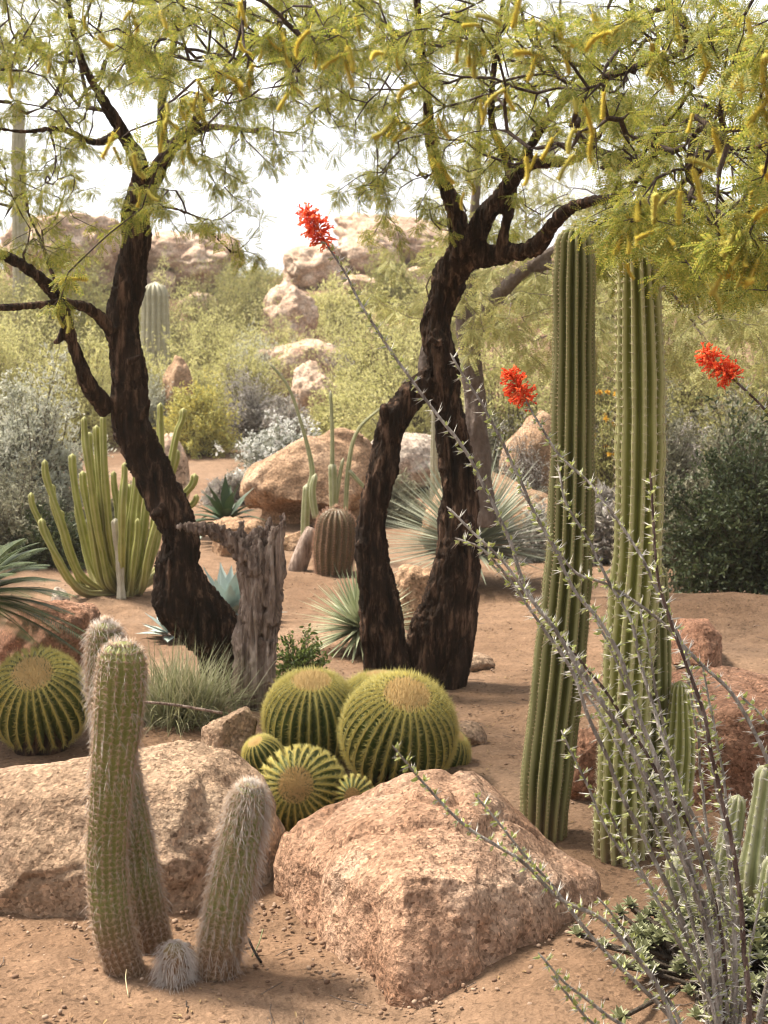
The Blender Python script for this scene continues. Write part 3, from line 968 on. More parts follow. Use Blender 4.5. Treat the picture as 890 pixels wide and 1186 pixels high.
column('column_cactus', 'dark tall ribbed column cactus, left one of the tall pair', [(628, 1006, 4.62, 42), (630, 960, 4.62, 54), (636, 880, 4.62, 64), (648, 770, 4.62, 60), (660, 640, 4.62, 55), (664, 480, 4.62, 52), (665, 350, 4.62, 49), (666, 262, 4.62, 44)], 14, .50, M['col_skin'], M['spine_tan'], 1, 6, .011, .0007, seed=1)
column('column_cactus', 'lighter tall ribbed column cactus, right one of the tall pair', [(722, 1024, 4.42, 58), (718, 960, 4.42, 62), (722, 860, 4.42, 60), (729, 750, 4.42, 60), (738, 640, 4.42, 58), (742, 500, 4.42, 58), (741, 380, 4.42, 54), (738, 284, 4.42, 46)], 13, .44, M['col_skin2'], M['spine_tan2'], 2, 9, .015, .0008, seed=2)
column('column_cactus', 'narrow dark column cactus pressed behind the lighter tall one', [(748, 1000, 4.58, 40), (757, 900, 4.58, 40), (760, 780, 4.58, 38), (757, 650, 4.58, 34)], 11, .3, M['col_skin'], M['spine_tan'], 2, 6, .010, .0006, seed=3)
column('column_cactus', 'short pointed column cactus in front of the flat red rock', [(764, 1010, 4.5, 38), (776, 950, 4.5, 44), (787, 870, 4.5, 38), (788, 788, 4.5, 20)], 12, .28, M['col_skin2'], M['spine_pale'], 2, 6, .010, .0007, seed=4)
# tufted offsets at the foot of the tall cactus
# pale cacti at the lower right
column('pale_cactus', 'pale green column cactus at the right edge beside the ocotillo', [(872, 1090, 4.0, 34), (874, 1020, 4.0, 38), (882, 950, 4.0, 36), (892, 885, 4.0, 30)], 8, .3, M['pale_cactus'], M['spine_pale'], 2, 8, .012, .0007, seed=5, wob=.13)
column('pale_cactus', 'shorter pale cactus bending in front of the red rock', [(832, 1080, 4.05, 26), (838, 1010, 4.05, 30), (848, 960, 4.05, 26), (856, 920, 4.05, 20)], 8, .3, M['pale_cactus'], M['spine_pale'], 2, 8, .012, .0007, seed=6, wob=.13)
column('pale_cactus', 'stubby pale cactus in the middle of the ocotillo canes', [(795, 1110, 3.9, 26), (790, 1050, 3.9, 28), (780, 990, 3.9, 22)], 8, .3, M['pale_cactus'], M['spine_pale'], 2, 8, .012, .0007, seed=7, wob=.13)
column('pale_cactus', 'short leaning pale cactus touching the right frame edge', [(880, 1120, 3.8, 30), (888, 1060, 3.8, 34), (900, 990, 3.8, 28)], 8, .3, M['pale_cactus'], M['spine_pale'], 2, 8, .012, .0007, seed=8, wob=.13)
for k, (x0, y0, x1, y1, D, w) in enumerate([(812, 1120, 806, 1070, 3.8, 24), (770, 1120, 764, 1075, 3.75, 22), (858, 1130, 862, 1060, 3.75, 26), (830, 1150, 826, 1092, 3.6, 24), (886, 1160, 890, 1096, 3.55, 28), (790, 1160, 780, 1110, 3.55, 22), (752, 1100, 748, 1062, 3.85, 20)]):
    column('pale_cactus', 'stubby lumpy pale cactus low among the ocotillo canes', [(x0, y0 + 30, D, w), (x0, y0, D, w * 1.1), ((x0 + x1) / 2 + 2, (y0 + y1) / 2, D, w), (x1, y1, D, w * .8)], 8, .3, M['pale_cactus'], M['spine_pale'], 2, 8, .012, .0007, seed=40 + k, wob=.16, group='stubby cacti at the ocotillo foot')
# far cacti
column('saguaro', 'broad ribbed saguaro right behind the left trunk', [(180, 470, 25, 32), (180, 400, 25, 33), (180, 360, 25, 33), (180, 326, 25, 30)], 14, .25, M['far_cactus'], M['spine_pale'], 2, 4, .03, .003, .08, seed=9)
column('saguaro', 'very tall thin saguaro at the far left against the sky', [(24, 420, 30, 17), (24, 300, 30, 18), (22, 200, 30, 17), (22, 118, 30, 13)], 12, .22, M['far_cactus'], M['spine_pale'], 2, 4, .03, .003, .08, seed=10)
column('far_column_cactus', 'grey-green columnar cactus just right of the bent trunk', [(549, 590, 13, 18), (548, 500, 13, 19), (547, 440, 13, 19), (547, 402, 13, 16)], 10, .25, M['far_cactus'], M['spine_pale'], 2, 4, .015, .0015, .04, seed=11)
column('far_column_cactus', 'slim columnar cactus glimpsed between the twin trunks', [(505, 590, 13, 13), (505, 520, 13, 13), (505, 468, 13, 10)], 9, .25, M['far_cactus'], M['spine_pale'], 2, 4, .015, .0015, .04, seed=12)

# hairy columns in the foreground
def hairy(label, pts, seed, white=.35, nr=17, L=.018, tipwhite=220):
    c, r = pth(pts)
    root = thing('hairy_cactus', label, 'cactus', (c[0][0], c[0][1], float(terrain(c[0][0], c[0][1]))), None)
    b = MB()
    ring, nn, tt = ribbed(b, c, r * .93, nr, .17, .009, 6, cap=1.0, wob=.02, seed=seed, sharp=1.5)
    V = b.V[0]
    b.V[0] = V + unit(V - V.mean(0)) * (np.sin(V[:, 2:3] * 300) * .0012)
    b.build('stem', M['hairy'], root)
    s = MB()
    areoles(s, ring, nn, tt, 2, 18, L * 1.15, .00068, 0, 1.0, .55, .3, seed, .25)
    areoles(s, ring, nn, tt, 2, 6, L * .5, .0012, 0, .8, .6, .4, seed + 7, 0)
    s.build('spines', M['hair_pink'], root)
    h = MB()
    rg = np.random.default_rng(seed)
    k = len(ring)
    # white hair, thickest near the tip
    w = np.linspace(0, 1, k) ** 1.5
    cnt = int(4200 * white)
    rows_ = rg.choice(k, cnt, p=(w + .12) / (w + .12).sum())
    cols_ = rg.integers(0, nr, cnt)
    o = ring[rows_, cols_]
    d = unit(nn[rows_, cols_] * .8 + rdir(cnt, rg) * .7 + A([0, 0, -.3]))
    ll = .016 + .018 * rg.random(cnt)
    tt_ = np.linspace(0, 1, 4)
    pp = o[:, None] + d[:, None] * (ll[:, None] * tt_)[..., None] - A([0, 0, 1.]) * (ll[:, None] * .7 * tt_ ** 2)[..., None]
    h.add(*multitube(pp, .00045 * np.ones((cnt, 4)) * A([1, 1, .8, .3]), 3))
    tp = ring[-1].mean(0)
    ax = tt[-1, 0]
    q_ = rdir(tipwhite, rg)
    q_ = q_ * np.sign(q_ @ ax + .15)[:, None]
    o = tp - ax * r[-1] * .85 + q_ * r[-1] * .88
    d = unit(q_ + ax * .35 + rdir(tipwhite, rg) * .75)
    h.add(*spikes(o, d, .010 + .014 * rg.random(tipwhite), .0006))
    h.build('hair', M['hair_white'], root)
    return root


hairy('tallest green hairy column cactus in front of the wide grey boulder', [(152, 1140, 3.58, 40), (132, 1080, 3.58, 48), (124, 1000, 3.6, 50), (128, 920, 3.6, 52), (136, 840, 3.6, 58), (141, 780, 3.6, 60), (142, 742, 3.6, 50)], 1, .15, 17, .016)
hairy('hairy column cactus leaning behind the tallest one, white tipped', [(184, 1126, 3.72, 44), (170, 1050, 3.74, 44), (154, 960, 3.76, 44), (138, 880, 3.78, 44), (124, 800, 3.8, 45), (122, 755, 3.8, 44), (123, 720, 3.8, 36)], 2, .6, 16, .019, 600)
hairy('shorter white-tufted hairy column cactus leaning right', [(247, 1148, 3.56, 44), (254, 1105, 3.57, 54), (264, 1050, 3.58, 54), (278, 980, 3.6, 51), (288, 930, 3.62, 47), (292, 906, 3.62, 36)], 3, .55, 16, .022, 600)
# small white puff
c, r = pth([(204, 1145, 3.52, 30), (203, 1120, 3.52, 34), (202, 1092, 3.52, 24)])
root = thing('hairy_cactus', 'tiny ball-shaped cactus shaggy with white hair', 'cactus', (c[0][0], c[0][1], float(terrain(c[0][0], c[0][1]))))
b = MB()
ring, nn, tt = ribbed(b, c, r, 12, .15, .006, 6)
b.build('stem', M['hairy'], root)
n = 1300
rg = np.random.default_rng(3)
ri, ci = rg.integers(0, len(ring), n), rg.integers(0, 12, n)
o = ring[ri, ci]
d = unit(nn[ri, ci] + rdir(n, rg) * 1.1 + A([0, 0, .35]))
ll = .016 + .034 * rg.random(n)
tt_ = np.linspace(0, 1, 5)
pp = o[:, None] + d[:, None] * (ll[:, None] * tt_)[..., None] - A([0, 0, 1.]) * (ll[:, None] * .9 * tt_ ** 2)[..., None]
pp[..., 2] = np.maximum(pp[..., 2], terrain(pp[..., 0], pp[..., 1]) + .002)
MB().add(*multitube(pp, .0005 * np.ones((n, 5)) * A([1, 1, 1, .7, .3]), 3)).build('hair', M['hair_white'], root)

# golden barrels
def barrel(label, px, py, D, rpx, apex, nr=26, squash=.95, seed=0, skin='barrel', spine='spine_gold', wool='wool_gold', cnt=9, Ls=.14, foot=True, name='golden_barrel_cactus', group='golden barrel cacti'):
    """apex: direction of the growing tip (x, y, z)"""
    R = rpx * D / FPX
    c0 = P(px, py, D)
    ax = unit(A(apex, float))
    nr = int(nr * 1.15)
    root = thing(name, label, 'cactus', (c0[0], c0[1], float(terrain(c0[0], c0[1]))), group)
    ph = np.linspace(-1.35, 1.52, 56)
    s = np.sin(ph) * R * squash
    r = R * np.cos(ph) ** .82
    r[-1] = R * .05
    s[-4:] -= R * A([.0, .01, .02, .03])                      # sunken crown
    c = c0 + ax * s[:, None]
    spr = 6
    V, F = tube(c, r, nr * spr, lambda a: 1 - .19 * (1 - np.abs(np.cos(a * nr / 2)) ** 1.2))
    MB().add(V, F).build('body', M[skin], root)
    if foot and c0[2] - R * .8 > float(terrain(c0[0], c0[1])):   # neck down to the soil, its dark colour standing in for shade beneath
        g = float(terrain(c0[0], c0[1])) - .03
        MB().add(*tube(A([[c0[0], c0[1], g], [c0[0], c0[1], c0[2] - R * .3]]), A([R * .5, R * .7]), 24)).build('shade_neck', M['bark'], root)
    k = len(c)
    ring = V[:k * nr * spr].reshape(k, nr * spr, 3)[:, ::spr]
    nn = unit(ring - c0)
    tan = unit(np.gradient(ring, axis=0))
    sp = MB()
    areoles(sp, ring[:50], nn[:50], tan[:50], 1, cnt, R * Ls, R * .0050, 0, 1.0, .7, .18, seed, 0, 4, .55)
    areoles(sp, ring[40:50], nn[40:50], tan[40:50], 1, 3, R * Ls * 1.2, R * .0045, 0, .5, 1.1, .3, seed + 5, 0, 0, .6)
    sp.build('spines', M[spine], root)
    rg = np.random.default_rng(seed)
    n = 2600
    e1 = unit(np.cross(ax, A([.3, .2, .9]) + ax * .1))
    e2 = np.cross(ax, e1)
    a_, q_ = rg.random(n) * 6.283, np.sqrt(rg.random(n))
    o = c0 + ax * (R * squash * (1 - .10 * q_[:, None] ** 2) - R * .005) + (e1 * np.cos(a_)[:, None] + e2 * np.sin(a_)[:, None]) * (q_[:, None] * R * .40)
    d = ax + rdir(n, rg) * .55
    MB().add(*spikes(o, d, R * (.08 + .08 * rg.random(n)), R * .010)).build('woolly_crown', M[wool], root)
    return root


barrel('upper left golden barrel of the cluster, its flat crown upright', 361, 832, 5.55, 56, (.02, -.28, .95), 27, .93, 1)
barrel('largest golden barrel of the cluster, leaning to the right', 462, 848, 5.3, 67, (.16, -.50, .85), 29, .95, 2)
barrel('golden barrel half hidden at the back of the cluster', 440, 830, 5.85, 52, (.1, .1, 1), 25, .95, 3)
barrel('lower front golden barrel tilted to face the camera', 350, 917, 4.82, 52, (-.10, -.82, .42), 24, .9, 4)
barrel('small golden barrel at the left edge of the cluster', 305, 876, 5.3, 23, (-.4, -.3, .9), 17, 1.0, 5, Ls=.2)
barrel('tiny golden barrel tucked under the largest one', 410, 922, 4.75, 24, (-.05, -.9, .30), 17, .9, 6, Ls=.2)
barrel('golden barrel peeking out at the right end of the cluster', 510, 874, 5.55, 34, (.5, -.1, .8), 20, .95, 7, Ls=.16)
barrel('shaded golden barrel under the cycad fronds at the left edge', 46, 812, 5.75, 57, (.04, -.62, .66), 25, 1.05, 8)
# rusty barrel in the middle distance
c, r = pth([(386, 668, 11, 40), (387, 640, 11, 48), (389, 612, 11, 46), (390, 588, 11, 38)])
root = thing('rusty_barrel_cactus', 'stout barrel cactus with rusty spines left of the twin trunks', 'cactus', (c[0][0], c[0][1], float(terrain(c[0][0], c[0][1]))))
b = MB()
ring, nn, tt = ribbed(b, c, r, 18, .22, .02, 6)
b.build('stem', M['red_barrel'], root)
s = MB()
areoles(s, ring, nn, tt, 1, 8, .035, .0012, 0, 1, .7, .3, 4)
s.build('spines', M['spine_red'], root)

# candelabra euphorbia
root = thing('candelabra_cactus', 'bright green many-armed candelabra cactus behind the left trunk', 'cactus', on(142, 9.9))
def arm(pts, mat='euph', w0=11, w1=9, nr=5):
    p_ = [(x, y, d, w0 + (w1 - w0) * i / (len(pts) - 1)) for i, (x, y, d) in enumerate(pts)]
    c, r = pth(p_)
    b = MB()
    ribbed(b, c, r, nr, .42, .02, 5, cap=.8, wob=.16, seed=int(pts[-1][0]) % 37)
    o = b.build('arm', M[mat], root)
    return o
arm([(141, 695, 9.6), (139, 650, 9.6), (134, 600, 9.55)], 'euph_old', 11, 10)
tips = [(36, 570, 55, 620), (52, 532, 70, 600), (60, 560, 82, 640), (84, 525, 92, 590), (98, 482, 104, 545), (112, 492, 116, 555), (120, 480, 122, 550), (90, 580, 100, 640), (108, 570, 116, 625),
        (104, 500, 110, 570), (122, 560, 128, 620), (132, 545, 138, 600), (145, 535, 142, 590), (158, 540, 152, 610), (150, 560, 148, 640), (170, 590, 160, 650), (188, 560, 172, 640), (186, 466, 186, 540), (213, 472, 203, 512), (205, 520, 196, 560), (226, 548, 206, 585), (228, 572, 208, 600), (196, 545, 184, 600), (166, 520, 160, 590), (176, 505, 170, 580), (70, 590, 84, 650), (118, 590, 124, 660), (160, 600, 154, 665), (48, 600, 66, 645), (178, 600, 166, 660), (96, 545, 106, 610), (140, 585, 140, 650)]
rg = np.random.default_rng(8)
for k, (tx, ty, ex, ey) in enumerate(tips):
    dd = 9.9 + (rg.random() - .5) * 1.0
    bx = 142 + (ex - 142) * .22 + rg.normal() * 4
    arm([(bx, 688, 9.9), ((bx + ex) / 2 + (ex - bx) * .1, (688 + ey) / 2 + 18, 9.9 + (dd - 9.9) * .6), (ex, ey, dd), (tx + (ex - tx) * .15, ty + (ey - ty) * .35, dd), (tx, ty, dd)], 'euph', 9.5, 8.5)

# slim stick cacti above the rusty barrel
root = thing('stick_cactus', 'slim pale green jointed cactus with long thin arms', 'cactus', on(362, 11.8))
for pts in ([(352, 665, 11.8, 9), (354, 600, 11.8, 11), (356, 560, 11.8, 10)], [(357, 566, 11.8, 6), (362, 545, 11.8, 7), (352, 500, 11.8, 4.5), (335, 450, 11.8, 4), (312, 420, 11.8, 3)], [(386, 592, 11.6, 9), (386, 560, 11.6, 11), (385, 535, 11.6, 10)], [(385, 545, 11.6, 6), (385, 500, 11.6, 5), (383, 452, 11.6, 4)],
            [(400, 600, 11.6, 6), (404, 540, 11.6, 6), (414, 500, 11.6, 4.5), (440, 474, 11.6, 3.5), (470, 455, 11.6, 3)], [(404, 545, 11.6, 6), (418, 560, 11.6, 5), (430, 572, 11.6, 4)], [(386, 600, 11.6, 7), (394, 550, 11.6, 5), (398, 530, 11.6, 4)], [(366, 600, 11.7, 9), (362, 570, 11.7, 9), (366, 548, 11.7, 7)]):
    c, r = pth(pts)
    b = MB()
    ribbed(b, c, r, 6, .2, .03, 4)
    b.build('arm', M['pale_cactus'], root)
c, r = pth([(338, 682, 11.2, 22), (346, 655, 11.2, 22), (356, 628, 11.2, 20), (362, 612, 11.2, 14)])
tag(MB().add(*tube(catmull(c, 5), np.interp(np.linspace(0, 3, 16), range(4), r), 12)).build('log', M['deadwood'], loc=(c[0][0], c[0][1], 0.)), 'short grey log leaning against the rusty barrel cactus', 'log')

# ------------------------------------------------------------------ rosettes
def rosette(name, label, cat, px, py, D, n, L, Wd, mat, zmin=-.15, droop=.12, seg=5, seed=0, fold=.25, prof=None, core=.03, part='leaf_blades', lift=.05):
    rg = np.random.default_rng(seed)
    c = P(px, py, D)
    g = float(terrain(c[0], c[1]))
    root = thing(name, label, cat, (c[0], c[1], g))
    i = np.arange(n)
    zz = zmin + (1 - zmin) * (i + .5) / n
    a = i * 2.39996
    rr = np.sqrt(np.clip(1 - zz ** 2, 0, 1))
    d = np.stack([rr * np.cos(a), rr * np.sin(a), zz], 1) + rg.normal(size=(n, 3)) * .05
    o = c + d * core
    MB().add(*blades(o, d, L * (.8 + .3 * rg.random(n)), Wd, droop * (1.2 - zz), seg, fold, prof)).build(part, mat, root)
    h = max(.02, c[2] - g)
    MB().add(*tube(A([[c[0], c[1], g - .03], [c[0], c[1], c[2] + .01]]), A([core * 1.2, core * 1.3]), 10)).build('trunk', M['deadwood'], root)
    return root


rosette('yucca', 'small spiky yucca rosette at the foot of the twin trunks', 'yucca', 418, 728, 7.9, 300, .36, .022, M['yucca'], -.35, .06, 4, 1)
rosette('sotol', 'large grey-green sotol rosette behind the twin trunks', 'sotol', 545, 634, 10.4, 420, .78, .030, M['sotol'], -.15, .05, 4, 2, core=.06)
ag = lambda t: np.minimum(1, (1 - t) * 2.2 + .02) * (.7 + .6 * np.sin(np.minimum(t, .9) * 3.1))
rosette('agave', 'pale blue agave half hidden behind the leaning trunk', 'agave', 264, 716, 8.9, 34, .36, .075, M['agave'], .05, -.05, 6, 3, .3, ag, .05)
rosette('agave', 'small blue agave low at the left of the leaning trunk', 'agave', 198, 736, 8.2, 26, .18, .05, M['agave'], .0, .02, 6, 4, .3, ag, .04)
rosette('aloe', 'dark green arching aloe between the candelabra and layered boulder', 'aloe', 262, 606, 12.6, 36, .42, .07, M['aloe'], -.05, .45, 6, 5, .3, ag, .05)

# cycad with arching feather fronds
c0 = P(-36, 696, 6.0)
root = thing('cycad', 'dark green cycad with arching feathery fronds at the left edge', 'cycad', (c0[0], c0[1], float(terrain(c0[0], c0[1]))))
MB().add(*tube(A([[c0[0], c0[1], -.05], [c0[0], c0[1], c0[2]]]), A([.12, .11]), 14)).build('trunk', M['deadwood'], root)
rg = np.random.default_rng(6)
nf = 72
for k in range(nf):
    a = k * 2.39996
    el = -.15 + 1.15 * (k + .5) / nf
    d = A([math.cos(a) * math.cos(el), math.sin(a) * math.cos(el), math.sin(el)])
    L = .44 + .12 * rg.random()
    tt_ = np.linspace(0, 1, 64)
    mid = c0 + d * (L * tt_)[:, None] - A([0, 0, .34 * L]) * (tt_ ** 2)[:, None]
    tg = unit(np.gradient(mid, axis=0))
    sd = unit(np.cross(tg, A([0, 0, 1.])))
    up = np.cross(sd, tg)
    b = MB().add(*tube(mid, np.linspace(.004, .0012, 64), 4))
    q = np.arange(5, 64)
    ll = .13 * np.sin(np.pi * (.12 + .85 * tt_[q])) + .02
    for sgn in (-1, 1):
        b.add(*blades(mid[q], sd[q] * sgn + tg[q] * .55 + up[q] * .18, ll * .8, .0042, .25, 3))
    b.build('frond', M['cycad'], root)

# leafy succulent clump at the lower right
b0 = on(835, 3.55)
root = thing('succulent_clump', 'low clump of dark knobbly succulent leaves around the ocotillo foot', 'succulent', b0)
rg = np.random.default_rng(9)
b = MB()
n = 300
ax = rg.normal(size=(n, 2)) * A([.125, .13])
ctr = b0 + np.stack([ax[:, 0], ax[:, 1], .03 + .15 * np.exp(-(ax ** 2).sum(1) / .02) + rg.random(n) * .03], 1)
for k in range(n):
    m = 16
    z_ = np.linspace(-.1, .95, m)
    a = np.arange(m) * 2.4
    d = np.stack([np.sqrt(1 - z_ ** 2) * np.cos(a), np.sqrt(1 - z_ ** 2) * np.sin(a), z_ * 1.1], 1)
    pr = lambda t: np.sin(np.pi * (.18 + .8 * t)) + .02
    b.add(*blades(np.repeat(ctr[k:k + 1], m, 0), d, .022 + .010 * rg.random(), .014, -.1, 4, .45, pr))
b.build('leaf_rosettes', leaf_mat('succulent_leaf', [(.19, .20, .10), (.29, .30, .16), (.42, .43, .28)], .15, .7), root)
st = MB()
pp = np.stack([np.repeat(b0[None], n, 0) + rg.normal(size=(n, 3)) * A([.05, .05, 0]) - A([0, 0, .02]), ctr], 1)
st.add(*multitube(pp, .006 * np.ones((n, 2)), 5)).build('stems', M['stem'], root)

# ------------------------------------------------------------------ trees
def leaf_template():
    V, F = [], []
    for sgn in (-1, 1):
        ang = sgn * .42
        ca, sa = math.cos(ang), math.sin(ang)
        for q in range(8):
            x = .22 + .78 * (q + .5) / 8
            for sd in (-1, 1):
                b = A([x, 0, -.16 * x * x])
                d = A([.45, sd * .9, -.15])
                L = .175 * (1 - .35 * abs(q - 3.5) / 4)
                w = .036
                s_ = A([.9, -sd * .45, 0]) * w
                quad = [b, b + d * L * .5 + s_, b + d * L, b + d * L * .5 - s_]
                V += [A([p[0] * ca - p[1] * sa, p[0] * sa + p[1] * ca, p[2]]) for p in quad]
                n_ = len(V)
                F.append([n_ - 4, n_ - 3, n_ - 2, n_ - 1])
        st = [A([0, -.006, 0]), A([0, .006, 0]), A([1, .003, -.16]), A([1, -.003, -.16])]
        V += [A([p[0] * ca - p[1] * sa, p[0] * sa + p[1] * ca, p[2]]) for p in st]
        n_ = len(V)
        F.append([n_ - 4, n_ - 3, n_ - 2, n_ - 1])
    return A(V), A(F)


LT = leaf_template()


def catkin_mesh(k):
    rg = np.random.default_rng(40 + k)
    L = .072
    tt_ = np.linspace(0, 1, 14)
    c = np.stack([np.sin(tt_ * (1.0 + .5 * k)) * L * .25 * (1 if k % 2 else -1), .1 * L * tt_ ** 2 * (k - 1), -L * tt_], 1)
    r = .0032 * np.sin(np.pi * (.12 + .80 * tt_)) ** .4
    b = MB().add(*tube(c, r, 8))
    n = 800
    ii = rg.random(n) * 12.9
    o = np.stack([np.interp(ii, range(14), c[:, q]) for q in range(3)], 1)
    d = rdir(n, rg) * A([1, 1, .35])
    b.add(*spikes(o, d, .0078 + .0055 * rg.random(n), .0005))
    b.add(*tube(A([[0, 0, .02], [0, 0, 0]]), A([.0007, .0007]), 4))
    return b.mesh('catkin', M['catkin' if k != 2 else 'catkin_young'])


CATK = [catkin_mesh(k) for k in range(4)]


def tree(name, label, limbs, regions, cats, bark, seed, leaf_density=1.0, leafmat='mesq', attach_min=1.2, lscale=.060, voxel=.009, amp=.013, catkin=True, twig='bark_twig', droop=.5, rough_trunk=True, more=1.0):
    """limbs: list of polylines (px,py,D,width); regions: crown volumes (px,py,rx,ry,D0,D1,count)"""
    rg = np.random.default_rng(seed)
    p0 = P(*limbs[0][0][:3])
    root = thing(name, label, 'tree', (p0[0], p0[1], float(terrain(p0[0], p0[1]))))
    tb = MB()
    TC, TR = [], []
    N_pos, N_dir, N_par, N_hand = [], [], [], []
    for lb in limbs:
        c, r = pth(lb)
        cc = catmull(np.hstack([c, r[:, None]]), 8)
        cc[:, :3] += np.stack([fbm(cc[:, :3] * 5 + q * 31, 2, seed + q) for q in range(3)], 1) * np.minimum(.02, cc[:, 3:4] * .35)
        cp, rp, _ = resample(cc[:, :3], cc[:, 3], .03)
        tb.add(*tube(cp, np.maximum(rp, .006), 14))
        TC.append(cp); TR.append(rp)
        t_, _, _ = frames(cp)
        for q in range(0, len(cp), 2):
            N_pos.append(cp[q]); N_dir.append(t_[q]); N_par.append(-1); N_hand.append(cp[q][2] > attach_min and rp[q] < .085)
    V, F, N = remeshed(tb, voxel, 3)
    if rough_trunk:
        kd = kdtree.KDTree(sum(len(x) for x in TC))
        rads = np.concatenate(TR)
        for q, w_ in enumerate(np.concatenate(TC)):
            kd.insert(w_, q)
        kd.balance()
        loc_r = rads[[kd.find(v)[1] for v in V]]
        k_ = np.clip(loc_r / .075, .12, 1.2)
        fur = fbm(V * A([30, 30, 4.0]) + fbm(V * 6, 2, seed + 2)[:, None] * .8, 4, seed, .6)
        lump = fbm(V * 8, 3, seed + 9)
        V = V + N * ((.45 - np.abs(fur) * 1.6) * amp * 1.35 + lump * amp * .7 - amp * .45)[:, None] * k_[:, None]
    MB().add(V, F).build('trunk', M[bark], root)
    # crown targets
    T = []
    for (x, y, rx, ry, d0, d1, cnt) in regions:
        cnt = int(cnt * more)
        k = 0
        while k < cnt:
            a, b = rg.uniform(-1, 1, 2)
            if a * a + b * b < 1:
                T.append(P(x + a * rx, y + b * ry, rg.uniform(d0, d1)))
                k += 1
    nT = len(T)
    for (x, y, D) in cats:
        T.append(P(x, y, D))
    T = A(T)
    hp = A(N_pos)
    hm = A(N_hand)
    dist0 = np.min(np.linalg.norm(T[:, None] - hp[None, hm], axis=2), axis=1)
    order = np.argsort(dist0)
    cap = len(hp) + len(T) * 60
    pos = np.zeros((cap, 3)); dr = np.zeros((cap, 3)); par = np.full(cap, -1); ok = np.zeros(cap, bool)
    n = len(hp)
    pos[:n] = hp; dr[:n] = A(N_dir); ok[:n] = hm
    hand = n
    paths = []
    for ti in order:
        tg = T[ti]
        dv = tg - pos[:n]
        ds = np.linalg.norm(dv, axis=1)
        # prefer nodes that point towards the target
        cosv = (dv * dr[:n]).sum(1) / (ds + 1e-9)
        cost = ds * (1.25 - .35 * cosv)
        cost[~ok[:n]] = 1e9
        a = int(np.argmin(cost))
        L = ds[a]
        st = max(2, min(55, int(L / .055)))
        t_ = np.linspace(0, 1, st + 1)[1:, None]
        p1 = pos[a] + dr[a] * L * .35 + A([0, 0, .10 * L])
        p2 = tg + rdir(1, rg)[0] * L * .22 + A([0, 0, .12 * L])
        pp = pos[a] * (1 - t_) ** 3 + 3 * p1 * t_ * (1 - t_) ** 2 + 3 * p2 * t_ ** 2 * (1 - t_) + tg * t_ ** 3
        jit = rg.normal(size=pp.shape) * .0075
        for _ in range(2):
            jit[1:-1] = (jit[:-2] + jit[1:-1] + jit[2:]) / 3
        jit[-1] = 0
        pp = pp + jit * 1.5
        ids = np.arange(n, n + st)
        pos[ids] = pp
        dr[ids] = unit(np.gradient(np.vstack([pos[a:a + 1], pp]), axis=0))[1:]
        par[ids] = np.concatenate([[a], ids[:-1]])
        ok[ids] = True
        paths.append((a, ids, ti))
        n += st
    cnt = np.zeros(n)
    for a, ids, ti in paths:
        cnt[ids[-1]] += 1
    for q in range(n - 1, hand - 1, -1):
        if par[q] >= 0:
            cnt[par[q]] += cnt[q]
    rad = np.clip(.0017 * np.maximum(cnt, 1) ** .44, .0015, .02)
    tw = MB()
    for a, ids, ti in paths:
        c = np.vstack([pos[a:a + 1], pos[ids]])
        r = np.concatenate([[min(rad[ids[0]], .03)], rad[ids]])
        r = np.minimum.accumulate(r)
        r[-1] = .0010
        tw.add(*tube(c, r, 5 if r[0] < .006 else 7, None, False))
    tw.build('branches', M[twig], root)
    # leaves on thin twigs
    thin = np.where((cnt[:n] <= 5) & (np.arange(n) >= hand))[0]
    k = int(len(thin) * leaf_density)
    pick = rg.choice(thin, k, replace=True)
    o = pos[pick] + rg.normal(size=(k, 3)) * .008
    d = unit(dr[pick] * .5 + rdir(k, rg) * .9 - A([0, 0, droop]))
    up = A([0, 0, 1.]) + rdir(k, rg) * .8
    V, F = stamp(LT[0], [LT[1]], o, d, up, lscale * (.6 + .7 * rg.random(k)))
    MB().add(V, F).build('crown', M[leafmat], root, smooth=False)
    if catkin:
        org = A(root.location)
        for (x, y, D) in cats:
            tip = P(x, y, D)
            for _ in range(1 + int(rg.random() < .3)):
                o = bpy.data.objects.new('catkin', CATK[rg.integers(0, 4)])
                COL.objects.link(o)
                o.parent = root
                o.location = tip - org + rg.normal(size=3) * .012 - A([0, 0, .01])
                o.rotation_euler = (rg.normal() * .55, rg.normal() * .6, rg.random() * 6.28)
                sc = .65 + rg.random() * .55
                o.scale = (sc, sc, sc)
    return root


